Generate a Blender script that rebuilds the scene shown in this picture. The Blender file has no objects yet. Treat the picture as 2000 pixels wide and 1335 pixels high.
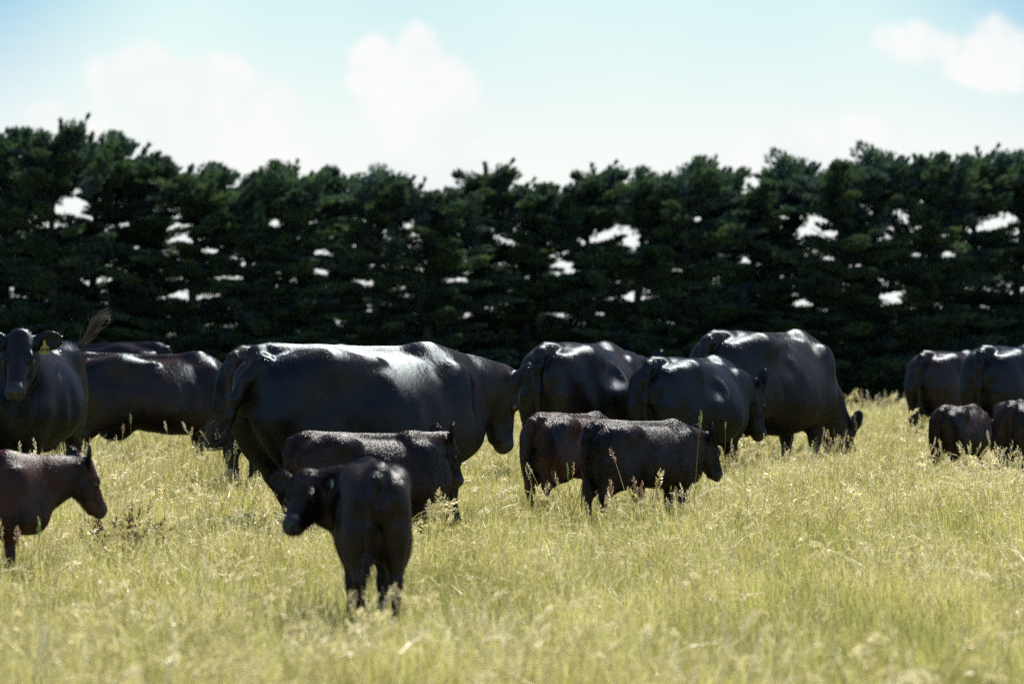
import bpy, math, random
import numpy as np
from mathutils import Vector, Matrix

R = math.radians
scene = bpy.context.scene
COL = scene.collection

# ------------------------------------------------------------------ camera, sky, sun, exposure
CAM_H, FPX, HORIZON = 1.6, 7500.0, 630.0        # eye height (m), focal length in photo pixels, horizon row
cam_data = bpy.data.cameras.new('camera')
cam_data.lens = 135.0
cam_data.sensor_width = 36.0
cam_data.clip_start = 0.5
cam_data.clip_end = 9000.0
cam_data.dof.use_dof = True
cam_data.dof.focus_distance = 29.0
cam_data.dof.aperture_fstop = 3.0
cam = bpy.data.objects.new('camera', cam_data)
COL.objects.link(cam)
cam.location = (0, 0, CAM_H)
cam.rotation_euler = (R(90) - math.atan((667.5 - HORIZON) / FPX), 0, 0)
scene.camera = cam

SUN_EL, SUN_AZ = 50.0, 27.0                     # azimuth from the view axis (+Y) towards the right (+X)
world = bpy.data.worlds.new('World')
scene.world = world
world.use_nodes = True

sun_data = bpy.data.lights.new('sun', 'SUN')
sun_data.energy = 5.0
sun_data.angle = R(0.53)
sun_data.color = (1.0, 0.95, 0.86)
sun = bpy.data.objects.new('sun', sun_data)
COL.objects.link(sun)
sdir = Vector((math.sin(R(SUN_AZ)) * math.cos(R(SUN_EL)), math.cos(R(SUN_AZ)) * math.cos(R(SUN_EL)), math.sin(R(SUN_EL))))
sun.rotation_euler = sdir.to_track_quat('Z', 'Y').to_euler()
sun.location = sdir * 60

scene.view_settings.view_transform = 'Standard'
scene.view_settings.look = 'None'
scene.view_settings.exposure = 0.87
scene.view_settings.gamma = 1.0
scene.view_settings.use_curve_mapping = False
scene.cycles.use_denoising = False
scene.cycles.max_bounces = 8
scene.cycles.transparent_max_bounces = 8
scene.cycles.sample_clamp_indirect = 6.0


def pixel(px, py, Y):
    """world point seen at photo pixel (px, py) at distance Y"""
    return Vector(((px - 1000.0) / FPX * Y, Y, CAM_H + (HORIZON - py) / FPX * Y))


# ------------------------------------------------------------------ node helpers
class NT:
    def __init__(self, tree):
        self.t = tree

    def n(self, kind, **kw):
        nd = self.t.nodes.new(kind)
        for k, v in kw.items():
            setattr(nd, k, v)
        return nd

    def l(self, a, b):
        self.t.links.new(a, b)

    def put(self, socket, v):
        if isinstance(v, bpy.types.NodeSocket):
            self.l(v, socket)
        else:
            socket.default_value = v

    def m(self, op, a, b=None, c=None, clamp=False):
        nd = self.n('ShaderNodeMath', operation=op, use_clamp=clamp)
        self.put(nd.inputs[0], a)
        if b is not None:
            self.put(nd.inputs[1], b)
        if c is not None:
            self.put(nd.inputs[2], c)
        return nd.outputs[0]

    def ramp(self, f, lo, hi, a=0.0, b=1.0, smooth=True):
        nd = self.n('ShaderNodeMapRange', interpolation_type='SMOOTHSTEP' if smooth else 'LINEAR')
        self.put(nd.inputs['Value'], f)
        nd.inputs['From Min'].default_value = lo
        nd.inputs['From Max'].default_value = hi
        nd.inputs['To Min'].default_value = a
        nd.inputs['To Max'].default_value = b
        return nd.outputs[0]

    def mix(self, f, a, b, blend='MIX'):
        nd = self.n('ShaderNodeMix', data_type='RGBA', blend_type=blend)
        self.put(nd.inputs[0], f)
        for s, v in ((nd.inputs[6], a), (nd.inputs[7], b)):
            self.put(s, v if isinstance(v, bpy.types.NodeSocket) else (*v[:3], 1.0))
        return nd.outputs[2]

    def noise(self, vec, scale, detail=3.0, rough=0.55, dims='3D'):
        nd = self.n('ShaderNodeTexNoise', noise_dimensions=dims)
        if vec is not None:
            self.l(vec, nd.inputs['Vector'])
        nd.inputs['Scale'].default_value = scale
        nd.inputs['Detail'].default_value = detail
        nd.inputs['Roughness'].default_value = rough
        return nd.outputs['Fac']

    def mapping(self, vec, scale=(1, 1, 1), rot=(0, 0, 0), loc=(0, 0, 0)):
        nd = self.n('ShaderNodeMapping')
        self.l(vec, nd.inputs['Vector'])
        nd.inputs['Scale'].default_value = scale
        nd.inputs['Rotation'].default_value = rot
        nd.inputs['Location'].default_value = loc
        return nd.outputs[0]


def material(name):
    mt = bpy.data.materials.new(name)
    mt.use_nodes = True
    mt.node_tree.nodes.clear()
    t = NT(mt.node_tree)
    out = t.n('ShaderNodeOutputMaterial')
    return mt, t, out


# ------------------------------------------------------------------ world: clear sky, thin veil and cumulus
def build_world():
    world.node_tree.nodes.clear()
    t = NT(world.node_tree)
    out = t.n('ShaderNodeOutputWorld')
    bg = t.n('ShaderNodeBackground')
    bg.inputs['Strength'].default_value = 0.092
    sky = t.n('ShaderNodeTexSky', sky_type='NISHITA')
    sky.sun_disc = False
    sky.sun_elevation = R(SUN_EL)
    sky.sun_rotation = R(SUN_AZ)
    sky.altitude = 50
    sky.air_density = 1.0
    sky.dust_density = 0.9
    sky.ozone_density = 1.2
    tc = t.n('ShaderNodeTexCoord')
    sep = t.n('ShaderNodeSeparateXYZ')
    t.l(tc.outputs['Generated'], sep.inputs[0])
    az = t.m('ARCTAN2', sep.outputs[0], sep.outputs[1])
    el = t.m('ARCSINE', sep.outputs[2])
    comb = t.n('ShaderNodeCombineXYZ')
    t.l(az, comb.inputs[0])
    t.l(el, comb.inputs[1])
    n1 = t.noise(t.mapping(comb.outputs[0], scale=(1, 1.15, 1)), 38.0, 6.0, 0.55)
    n2 = t.noise(comb.outputs[0], 9.0, 2.0, 0.5)

    def blob(px, py, rx, ry):
        a = t.m('MULTIPLY', t.m('SUBTRACT', az, (px - 1000) / FPX), FPX / rx)
        e = t.m('MULTIPLY', t.m('SUBTRACT', el, (630 - py) / FPX), FPX / ry)
        d = t.m('SQRT', t.m('ADD', t.m('MULTIPLY', a, a), t.m('MULTIPLY', e, e)))
        return t.m('SUBTRACT', 1.0, d)

    def union(vals):
        r = vals[0]
        for v in vals[1:]:
            r = t.m('MAXIMUM', r, v)
        return r

    cum = union([blob(290, 165, 125, 85), blob(390, 205, 190, 110), blob(545, 230, 60, 85), blob(430, 320, 300, 120),
                 blob(820, 120, 62, 85), blob(735, 140, 60, 75), blob(860, 175, 95, 90), blob(830, 290, 150, 160),
                 t.m('MULTIPLY', union([blob(1810, 98, 85, 62), blob(1950, 105, 115, 74), blob(1900, 140, 105, 44)]), 0.55),
                 blob(1560, 300, 130, 75), blob(1700, 270, 85, 55), blob(90, 232, 50, 40)])
    # the rest of the sky carries the same kind of cloud
    side = t.ramp(t.m('ABSOLUTE', az), 0.15, 0.22)
    high = t.ramp(el, 0.10, 0.17)
    away = t.m('MAXIMUM', side, high)
    far_noise = t.noise(t.mapping(tc.outputs['Generated'], scale=(1, 1, 2.2)), 3.2, 5.0, 0.55)
    others = t.m('MULTIPLY', away, t.ramp(far_noise, 0.58, 0.68))
    dens = t.m('ADD', cum, t.m('MULTIPLY', t.m('SUBTRACT', n1, 0.5), 1.8))
    mask = t.ramp(dens, -0.04, 0.36)
    mask = t.m('MAXIMUM', mask, others)
    veil = t.m('MULTIPLY', t.ramp(blob(1000, 300, 1330, 860), 0.0, 0.46), t.ramp(n2, 0.2, 0.7, 0.75, 1.0))
    front = t.ramp(t.m('COSINE', t.m('SUBTRACT', az, R(SUN_AZ))), -0.6, 0.8, 0.35, 1.0)   # haze is brightest towards the sun
    low = t.m('MULTIPLY', t.ramp(el, 0.034, 0.092, 0.96, 0.0), front)
    hazy = t.ramp(el, 0.09, 0.32, 0.93, 0.0)
    base = t.mix(hazy, sky.outputs[0], (0.8, 2.7, 4.45))
    col = t.mix(veil, base, (4.4, 5.65, 5.5))
    col = t.mix(low, col, (5.7, 5.85, 5.65))
    shade = t.mix(t.ramp(n1, 0.40, 0.62), (5.3, 5.6, 5.6), (5.8, 5.85, 5.75))
    col = t.mix(mask, col, shade)
    t.l(col, bg.inputs['Color'])
    t.l(bg.outputs[0], out.inputs['Surface'])


build_world()


# ------------------------------------------------------------------ object helpers
def mesh_object(name, verts, faces, mat, parent=None, smooth=False, link=True):
    me = bpy.data.meshes.new(name)
    me.from_pydata([tuple(v) for v in verts], [], [tuple(f) for f in faces])
    me.update()
    if smooth:
        me.polygons.foreach_set('use_smooth', [True] * len(me.polygons))
    if mat is not None:
        me.materials.append(mat)
    o = bpy.data.objects.new(name, me)
    if link:
        COL.objects.link(o)
    if parent is not None:
        o.parent = parent
    return o


def np_mesh(name, V, F, mat, smooth=True):
    """mesh from numpy arrays; F has 3 or 4 columns"""
    me = bpy.data.meshes.new(name)
    V = np.asarray(V, np.float32)
    F = np.asarray(F, np.int32)
    k = F.shape[1]
    me.vertices.add(len(V))
    me.vertices.foreach_set('co', V.ravel())
    me.loops.add(F.size)
    me.loops.foreach_set('vertex_index', F.ravel())
    me.polygons.add(len(F))
    me.polygons.foreach_set('loop_start', np.arange(0, F.size, k, dtype=np.int32))
    me.polygons.foreach_set('use_smooth', np.full(len(F), smooth))
    me.update(calc_edges=True)
    if mat is not None:
        me.materials.append(mat)
    return me


def tag(o, label=None, cat=None, group=None, kind=None):
    for k, v in (('label', label), ('category', cat), ('group', group), ('kind', kind)):
        if v:
            o[k] = v
    return o


def empty(name, loc, rz=0.0, scale=1.0):
    o = bpy.data.objects.new(name, None)
    COL.objects.link(o)
    o.location = loc
    o.rotation_euler = (0, 0, rz)
    o.scale = (scale,) * 3
    o.empty_display_size = 0.2
    return o


class Geo:
    """collects simple pieces into one mesh"""
    def __init__(self):
        self.v, self.f = [], []

    def tube(self, pts, radii, sides=6, cap=True):
        pts = [Vector(p) for p in pts]
        base = len(self.v)
        prev = None
        for i, p in enumerate(pts):
            d = (pts[min(i + 1, len(pts) - 1)] - pts[max(i - 1, 0)])
            d = d.normalized() if d.length > 1e-9 else Vector((0, 0, 1))
            a = prev - d * prev.dot(d) if prev is not None else d.orthogonal()
            if a.length < 1e-6:
                a = d.orthogonal()
            a.normalize()
            prev = a
            b = d.cross(a)
            for s in range(sides):
                an = 2 * math.pi * s / sides
                self.v.append(p + (a * math.cos(an) + b * math.sin(an)) * radii[i])
        for i in range(len(pts) - 1):
            for s in range(sides):
                s2 = (s + 1) % sides
                self.f.append((base + i * sides + s, base + i * sides + s2, base + (i + 1) * sides + s2, base + (i + 1) * sides + s))
        if cap:
            self.f.append(tuple(base + s for s in reversed(range(sides))))
            self.f.append(tuple(base + (len(pts) - 1) * sides + s for s in range(sides)))

    def blade(self, pts, widths, side):
        base = len(self.v)
        side = Vector(side)
        for p, w in zip(pts, widths):
            p = Vector(p)
            self.v.append(p - side * w)
            self.v.append(p + side * w)
        for i in range(len(pts) - 1):
            b = base + 2 * i
            self.f.append((b, b + 1, b + 3, b + 2))

    def build(self, name, mat, parent=None, smooth=False, link=True):
        return mesh_object(name, self.v, self.f, mat, parent, smooth, link)


def norm(v):
    v = np.array(v, float)
    return v / max(np.linalg.norm(v), 1e-9)


# ------------------------------------------------------------------ ground
def ground_z(x, y):
    """flat paddock with a low rise, dipping behind its crest towards the trees"""
    z = -0.90 * np.clip((np.asarray(y, float) - 57.0) / 22.0, 0, 1) ** 1.4
    return z + 0.02 * np.sin(np.asarray(x) * 0.9 + 1.3) * np.sin(np.asarray(y) * 0.37)


def ground_material():
    mt, t, out = material('pasture_soil')
    tc = t.n('ShaderNodeTexCoord')
    p = t.n('ShaderNodeBsdfPrincipled')
    a = t.noise(tc.outputs['Object'], 0.35, 4.0)
    b = t.noise(tc.outputs['Object'], 6.0, 5.0)
    c1 = t.mix(t.ramp(a, 0.35, 0.65), (0.17, 0.18, 0.055), (0.26, 0.23, 0.09))
    c2 = t.mix(t.ramp(b, 0.3, 0.7), (0.05, 0.05, 0.018), t.mix(0.55, c1, (0.05, 0.05, 0.018)))
    t.l(c2, p.inputs['Base Color'])
    p.inputs['Roughness'].default_value = 0.95
    bump = t.n('ShaderNodeBump')
    bump.inputs['Strength'].default_value = 0.6
    t.l(t.noise(tc.outputs['Object'], 25.0, 4.0), bump.inputs['Height'])
    t.l(bump.outputs[0], p.inputs['Normal'])
    t.l(p.outputs[0], out.inputs['Surface'])
    return mt


def build_ground():
    ys = np.concatenate([np.arange(-40, 10, 5.0), np.arange(10, 100, 0.8), np.geomspace(100, 4000, 30)])
    xs = np.concatenate([-np.geomspace(4000, 24, 20), np.arange(-22, 22.1, 0.8), np.geomspace(24, 4000, 20)])
    X, Y = np.meshgrid(xs, ys)
    V = np.stack([X, Y, ground_z(X, Y)], -1).reshape(-1, 3)
    nx = len(xs)
    i, j = np.meshgrid(np.arange(len(ys) - 1), np.arange(nx - 1), indexing='ij')
    a = (i * nx + j).ravel()
    F = np.stack([a, a + 1, a + nx + 1, a + nx], -1)
    o = bpy.data.objects.new('ground', np_mesh('ground', V, F, ground_material()))
    COL.objects.link(o)
    tag(o, 'paddock of long yellow green summer grass', 'ground', kind='structure')


build_ground()


# ------------------------------------------------------------------ cypress windbreak
def leaf_material():
    mt, t, out = material('cypress_foliage')
    tc = t.n('ShaderNodeTexCoord')
    oi = t.n('ShaderNodeObjectInfo')
    a = t.noise(tc.outputs['Object'], 1.6, 3.0)
    col = t.mix(t.ramp(a, 0.40, 0.66), (0.046, 0.076, 0.074), (0.130, 0.205, 0.075))
    col = t.mix(t.m('MULTIPLY', oi.outputs['Random'], 0.35), col, (0.030, 0.040, 0.020))
    d = t.n('ShaderNodeBsdfDiffuse')
    t.l(col, d.inputs['Color'])
    tr = t.n('ShaderNodeBsdfTranslucent')
    t.l(t.mix(0.5, col, (0.06, 0.11, 0.02)), tr.inputs['Color'])
    g = t.n('ShaderNodeBsdfGlossy')
    g.inputs['Roughness'].default_value = 0.5
    g.inputs['Color'].default_value = (0.45, 0.55, 0.65, 1)
    m1 = t.n('ShaderNodeMixShader')
    m1.inputs[0].default_value = 0.28
    t.l(d.outputs[0], m1.inputs[1])
    t.l(tr.outputs[0], m1.inputs[2])
    m2 = t.n('ShaderNodeMixShader')
    m2.inputs[0].default_value = 0.060
    t.l(m1.outputs[0], m2.inputs[1])
    t.l(g.outputs[0], m2.inputs[2])
    t.l(m2.outputs[0], out.inputs['Surface'])
    return mt


def bark_material():
    mt, t, out = material('cypress_bark')
    tc = t.n('ShaderNodeTexCoord')
    p = t.n('ShaderNodeBsdfPrincipled')
    a = t.noise(t.mapping(tc.outputs['Object'], scale=(6, 6, 1)), 4.0, 4.0)
    t.l(t.mix(a, (0.035, 0.028, 0.022), (0.10, 0.08, 0.06)), p.inputs['Base Color'])
    p.inputs['Roughness'].default_value = 0.9
    t.l(p.outputs[0], out.inputs['Surface'])
    return mt


LEAF, BARK = leaf_material(), bark_material()
WIND = np.array([0.55, -0.05, 0.25])


def tree_meshes(seed):
    """one windswept cypress, 6 m tall: trunk with limbs, and a crown of flat sprays"""
    rng = np.random.default_rng(seed)
    H = 6.0
    wood, boughs = Geo(), Geo()
    lean = rng.uniform(0.0, 0.35)
    trunk = lambda z: np.array([lean * (z / H) ** 1.6 + 0.06 * math.sin(z * 1.7 + seed), 0.07 * math.sin(z * 1.3 + 2 * seed), z])
    zs = np.linspace(-0.2, H * 0.93, 9)
    wood.tube([trunk(z) for z in zs], [0.17 * (1 - 0.86 * max(z, 0) / H) for z in zs], 8)
    clumps = []
    levels = list(np.arange(0.12, 2.0, 0.22)) + list(np.arange(4.9, 5.5, 0.2))
    zl = 2.0 + rng.uniform(0, 0.3)
    while zl < 4.9:
        levels.append(zl)
        zl += rng.uniform(0.26, 0.54)
    for z1 in levels:
        q = z1 / H
        for j in range(6 if q < 0.30 else int(rng.integers(4, 7))):
            z0 = z1 + rng.normal(0, 0.13)
            az = rng.uniform(0, 2 * math.pi)
            L = np.interp(q, [0, 0.62, 0.95], [1.62, 1.45, 0.55]) * rng.uniform(0.6, 1.15)
            slope = rng.uniform(-0.02, 0.22) + 1.3 * max(q - 0.55, 0)
            d = np.array([math.cos(az), math.sin(az), slope]) + WIND * (0.10 + 0.60 * q)
            d /= np.linalg.norm(d)
            p0 = trunk(z0)
            sag = rng.uniform(-0.10, 0.10)
            pts = [p0 + d * L * s + np.array([0, 0, sag * s * s]) for s in (0, 0.35, 0.7, 1.0)]
            boughs.tube(pts, [0.045 * (1 - 0.5 * q), 0.03, 0.018, 0.008], 4, cap=False)
            for s in np.linspace(0.28, 1.12, 7 if q < 0.8 else 5):
                if rng.uniform() < 0.19:
                    continue
                c = p0 + d * L * s + np.array([0, 0, sag * s * s]) + rng.normal(0, 0.05, 3)
                clumps.append((c, d, rng.uniform(0.17, 0.34) * (1.45 if q < 0.27 else 1.0) * (1.0 if s < 0.95 else 0.6), q))
    for k in range(26):                                           # loose sprays fill the inside
        z0 = rng.uniform(1.3, 5.0)
        an, rr = rng.uniform(0, 6.28), rng.uniform(0.3, 1.35)
        dd = norm(np.array([math.cos(an), math.sin(an), 0.25]))
        clumps.append((trunk(z0) + dd * rr, dd, rng.uniform(0.12, 0.26), z0 / H * 0.95))
    for k in range(13):                                           # feathery leaders, nudged over by the wind
        ox = rng.normal(0.05, 0.38)
        c = trunk(H * 0.93) + np.array([ox, rng.normal(0, 0.22), -0.10 - 0.62 * abs(ox) + rng.uniform(-0.30, 0.05)])
        dd = norm(np.array([rng.uniform(-0.05, 0.85) + ox * 0.5, rng.normal(0, 0.25), rng.uniform(0.5, 0.95)]))
        ln = rng.uniform(0.35, 0.80)
        for s in np.linspace(0, 1, 6):
            clumps.append((c + dd * s * ln + rng.normal(0, 0.025, 3), dd, (0.17 * (1 - s) + 0.015), 1.05))
    V, F = [], []
    for c, d, r, q in clumps:
        n = int(rng.integers(100, 150)) if q < 1 else 40
        u = rng.normal(0, 1, (n, 3))
        u /= np.linalg.norm(u, axis=1)[:, None]
        rad = rng.uniform(0.25, 1.0, n)[:, None] ** 0.6
        flat = 0.30 if q < 0.85 else (0.75 if q < 1.0 else 1.1)
        pos = u * rad * r * np.array([1.1, 1.1, flat])
        if q < 0.85:
            pos = pos + d * (pos @ d)[:, None] * 0.8
        pos = c + pos
        dirs = u * np.array([0.75, 0.75, 0.35]) + d * 0.95 + np.array([0.12, 0, 0.38]) + rng.normal(0, 0.25, (n, 3))
        if q > 0.85:
            dirs = u * 0.45 + d * 1.1 + np.array([0.25, 0, 0.45]) + rng.normal(0, 0.25, (n, 3))
        dirs /= np.linalg.norm(dirs, axis=1)[:, None]
        ln = rng.uniform(0.09, 0.19, n)[:, None] * (1.0 if q < 1 else 1.25)
        side = np.cross(dirs, rng.normal(0, 1, (n, 3)))
        side /= np.linalg.norm(side, axis=1)[:, None]
        w = rng.uniform(0.014, 0.030, n)[:, None]
        a = pos - dirs * ln * 0.4
        b = pos + dirs * ln * 0.1 + side * w
        e = pos + dirs * ln * 0.6
        g = pos + dirs * ln * 0.1 - side * w
        o = sum(len(x) for x in V)
        V.append(np.stack([a, b, e, g], 1).reshape(-1, 3))
        ix = o + np.arange(n) * 4
        F.append(np.stack([ix, ix + 1, ix + 2, ix + 3], 1))
    crown = np_mesh('crown', np.concatenate(V), np.concatenate(F), LEAF, smooth=False)
    made = []
    for nm, w in (('trunk', wood), ('boughs', boughs)):
        tm = bpy.data.meshes.new(nm)
        tm.from_pydata([tuple(v) for v in w.v], [], w.f)
        tm.polygons.foreach_set('use_smooth', [True] * len(tm.polygons))
        tm.materials.append(BARK)
        made.append(tm)
    return made + [crown]


TREE_TOPS = [(-300, 230), (-190, 240), (-85, 228), (15, 226), (115, 222), (200, 246), (290, 284), (395, 308), (490, 320),
             (578, 308), (655, 314), (745, 326), (850, 352), (945, 308), (1045, 338), (1160, 310), (1265, 316), (1350, 298), (1400, 300),
             (1475, 340), (1550, 296), (1640, 302), (1720, 283), (1820, 276), (1915, 277), (2005, 284), (2100, 290), (2200, 280), (2310, 292)]
TREE_WORDS = ['first', 'second', 'third', 'fourth', 'fifth', 'sixth', 'seventh', 'eighth', 'ninth', 'tenth', 'eleventh', 'twelfth',
              'thirteenth', 'fourteenth', 'fifteenth', 'sixteenth', 'seventeenth', 'eighteenth', 'nineteenth', 'twentieth',
              'twenty-first', 'twenty-second']
TREE_LABELS = {
    0: 'tall dark cypress at the left edge of the windbreak',
    1: 'tallest cypress of the windbreak, left of the raised tail tip',
    2: 'dark cypress with a pointed crown left of the slope in the treetops',
    3: 'windswept cypress where the treetops slope down to the right',
    4: 'cypress with small forked tip right of the sloping treetops',
    5: 'low pointed cypress left of the narrow dark spire',
    6: 'narrow dark spire of cypress between two dips in the treetops',
    7: 'cypress with spiky tip just right of the narrow spire',
    8: 'cypress with an open loop of branches at its top',
    9: 'lowest cypress of the windbreak, in the dip left of the central peak',
    10: 'cypress with a star-like peaked tip above the big cow\'s head',
    11: 'low cypress right of the star-like peaked one',
    12: 'broad flat-topped cypress right of centre in the windbreak',
    13: 'single pointed cypress left of the twin-tipped pair',
    14: 'left cypress of the twin-tipped pair',
    15: 'right cypress of the twin-tipped pair',
    16: 'low cypress in the notch right of the twin-tipped pair',
    17: 'rounded cypress right of the notch in the treetops',
    18: 'dense dark cypress above the grazing cow\'s shoulder',
    19: 'cypress left of the highest part of the right-hand treetops',
    20: 'high dark cypress above the open grass gap',
    21: 'cypress above the small distant cow on the right',
    22: 'rightmost cypress, cut by the right edge of the photo',
}


def build_trees():
    rng = random.Random(5)
    variants = [tree_meshes(s) for s in range(11, 18)]
    idx = 0
    for k, (px, py) in enumerate(TREE_TOPS):
        Y = 85.0 + rng.uniform(-1.0, 1.0)
        top = pixel(px, py, Y)
        zb = float(ground_z(top.x, Y))
        s = (top.z - zb) / 6.12
        t = empty('cypress_tree', (top.x - 0.2, Y, zb - 0.02), rng.uniform(-0.5, 0.5))
        t.scale = (rng.uniform(0.92, 1.08), rng.uniform(0.92, 1.1), s)
        if -30 <= px <= 2030:
            tag(t, TREE_LABELS[idx], 'tree', 'cypress trees of the windbreak')
            idx += 1
        else:
            nth = {-85: 'nearest cypress', -190: 'second cypress', -300: 'third cypress', 2100: 'nearest cypress', 2200: 'second cypress', 2310: 'third cypress'}[px]
            tag(t, '%s beyond the %s edge of the photo' % (nth, 'left' if px < 0 else 'right'), 'tree', 'cypress trees of the windbreak')
        for nm, me in zip(('trunk', 'boughs', 'crown'), variants[(k * 3 + k // 7) % len(variants)]):
            o = bpy.data.objects.new(nm, me)
            COL.objects.link(o)
            o.parent = t
            if nm != 'trunk':
                o['kind'] = 'stuff'


build_trees()


# ------------------------------------------------------------------ cattle: implicit bodies meshed on a grid
def smin(a, b, k):
    h = np.maximum(k - np.abs(a - b), 0.0) / k
    return np.minimum(a, b) - h * h * k * 0.25


class Field:
    def __init__(self, lo, hi, h):
        self.lo = np.array(lo, float)
        self.h = h
        self.n = np.ceil((np.array(hi) - self.lo) / h).astype(int) + 1
        self.ax = [self.lo[i] + h * np.arange(self.n[i]) for i in range(3)]
        self.F = np.full(self.n, 1.0, np.float32)

    def box(self, lo, hi):
        sl, ax = [], []
        for i in range(3):
            a = max(int(math.floor((lo[i] - self.lo[i]) / self.h)), 0)
            b = min(int(math.ceil((hi[i] - self.lo[i]) / self.h)) + 1, self.n[i])
            sl.append(slice(a, max(b, a)))
            ax.append(self.ax[i][a:max(b, a)].astype(np.float32))
        x = ax[0][:, None, None]
        y = ax[1][None, :, None]
        z = ax[2][None, None, :]
        return tuple(sl), x, y, z

    def apply(self, sl, d, k, cut=False):
        if cut:
            self.F[sl] = -smin(-self.F[sl], d, k)
        else:
            self.F[sl] = smin(self.F[sl], d, k)

    def cone(self, a, b, ra, rb, k=0.06, flat=None, cut=False):
        """tapered capsule; flat=(axis, factor) narrows it along that axis"""
        a, b = np.array(a, float), np.array(b, float)
        r = max(ra, rb) + k * 1.2 + 2 * self.h
        sl, x, y, z = self.box(np.minimum(a, b) - r, np.maximum(a, b) + r)
        if 0 in self.F[sl].shape:
            return
        d = b - a
        L2 = max(float(d @ d), 1e-9)
        px, py, pz = x - a[0], y - a[1], z - a[2]
        tt = np.clip((px * d[0] + py * d[1] + pz * d[2]) / L2, 0, 1)
        qx, qy, qz = px - tt * d[0], py - tt * d[1], pz - tt * d[2]
        q2 = qx * qx + qy * qy + qz * qz
        if flat is not None:
            ax, f = np.array(flat[0], float), flat[1]
            ax = ax / np.linalg.norm(ax)
            c = qx * ax[0] + qy * ax[1] + qz * ax[2]
            q2 = q2 + c * c * (f * f - 1.0)
        self.apply(sl, np.sqrt(q2) - (ra + (rb - ra) * tt), k, cut)

    def ell(self, c, r, axes=None, k=0.06, cut=False):
        c, r = np.array(c, float), np.array(r, float)
        m = r.max() + k * 1.2 + 2 * self.h
        sl, x, y, z = self.box(c - m, c + m)
        if 0 in self.F[sl].shape:
            return
        px, py, pz = x - c[0], y - c[1], z - c[2]
        if axes is None:
            u = (px / r[0], py / r[1], pz / r[2])
        else:
            u = [(px * e[0] + py * e[1] + pz * e[2]) / ri for e, ri in zip(axes, r)]
        k0 = np.sqrt(u[0] ** 2 + u[1] ** 2 + u[2] ** 2)
        k1 = np.sqrt((u[0] / r[0]) ** 2 + (u[1] / r[1]) ** 2 + (u[2] / r[2]) ** 2) + 1e-6
        self.apply(sl, k0 * (k0 - 1.0) / k1, k, cut)

    def mesh(self):
        F = self.F
        S = F < 0
        c = S[:-1, :-1, :-1].astype(np.int8)
        tot = np.zeros_like(c)
        for i in (0, 1):
            for j in (0, 1):
                for k in (0, 1):
                    tot += S[i:S.shape[0] - 1 + i, j:S.shape[1] - 1 + j, k:S.shape[2] - 1 + k]
        act = (tot > 0) & (tot < 8)
        I = np.argwhere(act)
        idx = np.full(act.shape, -1, np.int64)
        idx[act] = np.arange(len(I))
        acc = np.zeros((len(I), 3))
        cnt = np.zeros(len(I))
        corners = [(i, j, k) for i in (0, 1) for j in (0, 1) for k in (0, 1)]
        val = {q: F[I[:, 0] + q[0], I[:, 1] + q[1], I[:, 2] + q[2]] for q in corners}
        for q in corners:
            for ax in range(3):
                if q[ax] == 0:
                    p = list(q)
                    p[ax] = 1
                    p = tuple(p)
                    a, b = val[q], val[p]
                    m = (a < 0) != (b < 0)
                    t = np.where(m, a / np.where(m, a - b, 1), 0)
                    pt = np.tile(np.array(q, float), (len(I), 1))
                    pt[:, ax] += t
                    acc[m] += pt[m]
                    cnt[m] += 1
        V = self.lo + (I + acc / cnt[:, None]) * self.h
        faces = []
        for ax in range(3):
            o1, o2 = (ax + 1) % 3, (ax + 2) % 3
            s0 = [slice(None)] * 3
            s1 = [slice(None)] * 3
            s0[ax] = slice(0, -1)
            s1[ax] = slice(1, None)
            A, B = S[tuple(s0)], S[tuple(s1)]
            E = np.argwhere(A != B)
            ok = (E[:, o1] > 0) & (E[:, o2] > 0) & (E[:, o1] < idx.shape[o1]) & (E[:, o2] < idx.shape[o2])
            E = E[ok]
            flip = A[E[:, 0], E[:, 1], E[:, 2]]

            def cell(d1, d2):
                q = E.copy()
                q[:, o1] -= d1
                q[:, o2] -= d2
                return idx[q[:, 0], q[:, 1], q[:, 2]]
            Q = np.stack([cell(1, 1), cell(0, 1), cell(0, 0), cell(1, 0)], 1)
            Q[~flip] = Q[~flip][:, ::-1]
            faces.append(Q)
        return V, np.concatenate(faces)


def relax(V, Fq, it=2, lam=0.5):
    n = len(V)
    e = np.concatenate([Fq[:, [0, 1]], Fq[:, [1, 2]], Fq[:, [2, 3]], Fq[:, [3, 0]]])
    e = np.concatenate([e, e[:, ::-1]])
    deg = np.bincount(e[:, 0], minlength=n).astype(float)
    for _ in range(it):
        A = np.stack([np.bincount(e[:, 0], weights=V[e[:, 1], i], minlength=n) for i in range(3)], 1) / deg[:, None]
        V = V + lam * (A - V)
        A = np.stack([np.bincount(e[:, 0], weights=V[e[:, 1], i], minlength=n) for i in range(3)], 1) / deg[:, None]
        V = V - (lam + 0.03) * (A - V) * 0.9
    return V


# trunk stations of a grown cow: x, top, bottom, half width, narrowing towards the top
COW = np.array([
    (-0.97, 1.12, 0.98, 0.06, 0.0), (-0.93, 1.25, 0.86, 0.16, 0.0), (-0.86, 1.33, 0.76, 0.235, 0.02), (-0.74, 1.365, 0.68, 0.275, 0.02),
    (-0.58, 1.385, 0.62, 0.30, 0.0), (-0.40, 1.395, 0.57, 0.33, 0.05), (-0.20, 1.380, 0.53, 0.385, 0.20), (0.0, 1.365, 0.49, 0.430, 0.24),
    (0.20, 1.360, 0.47, 0.425, 0.26), (0.38, 1.370, 0.48, 0.385, 0.30), (0.54, 1.385, 0.49, 0.330, 0.36), (0.68, 1.365, 0.52, 0.285, 0.32),
    (0.80, 1.300, 0.57, 0.235, 0.24), (0.90, 1.180, 0.66, 0.165, 0.15), (0.98, 1.00, 0.80, 0.06, 0.0)])
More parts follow.
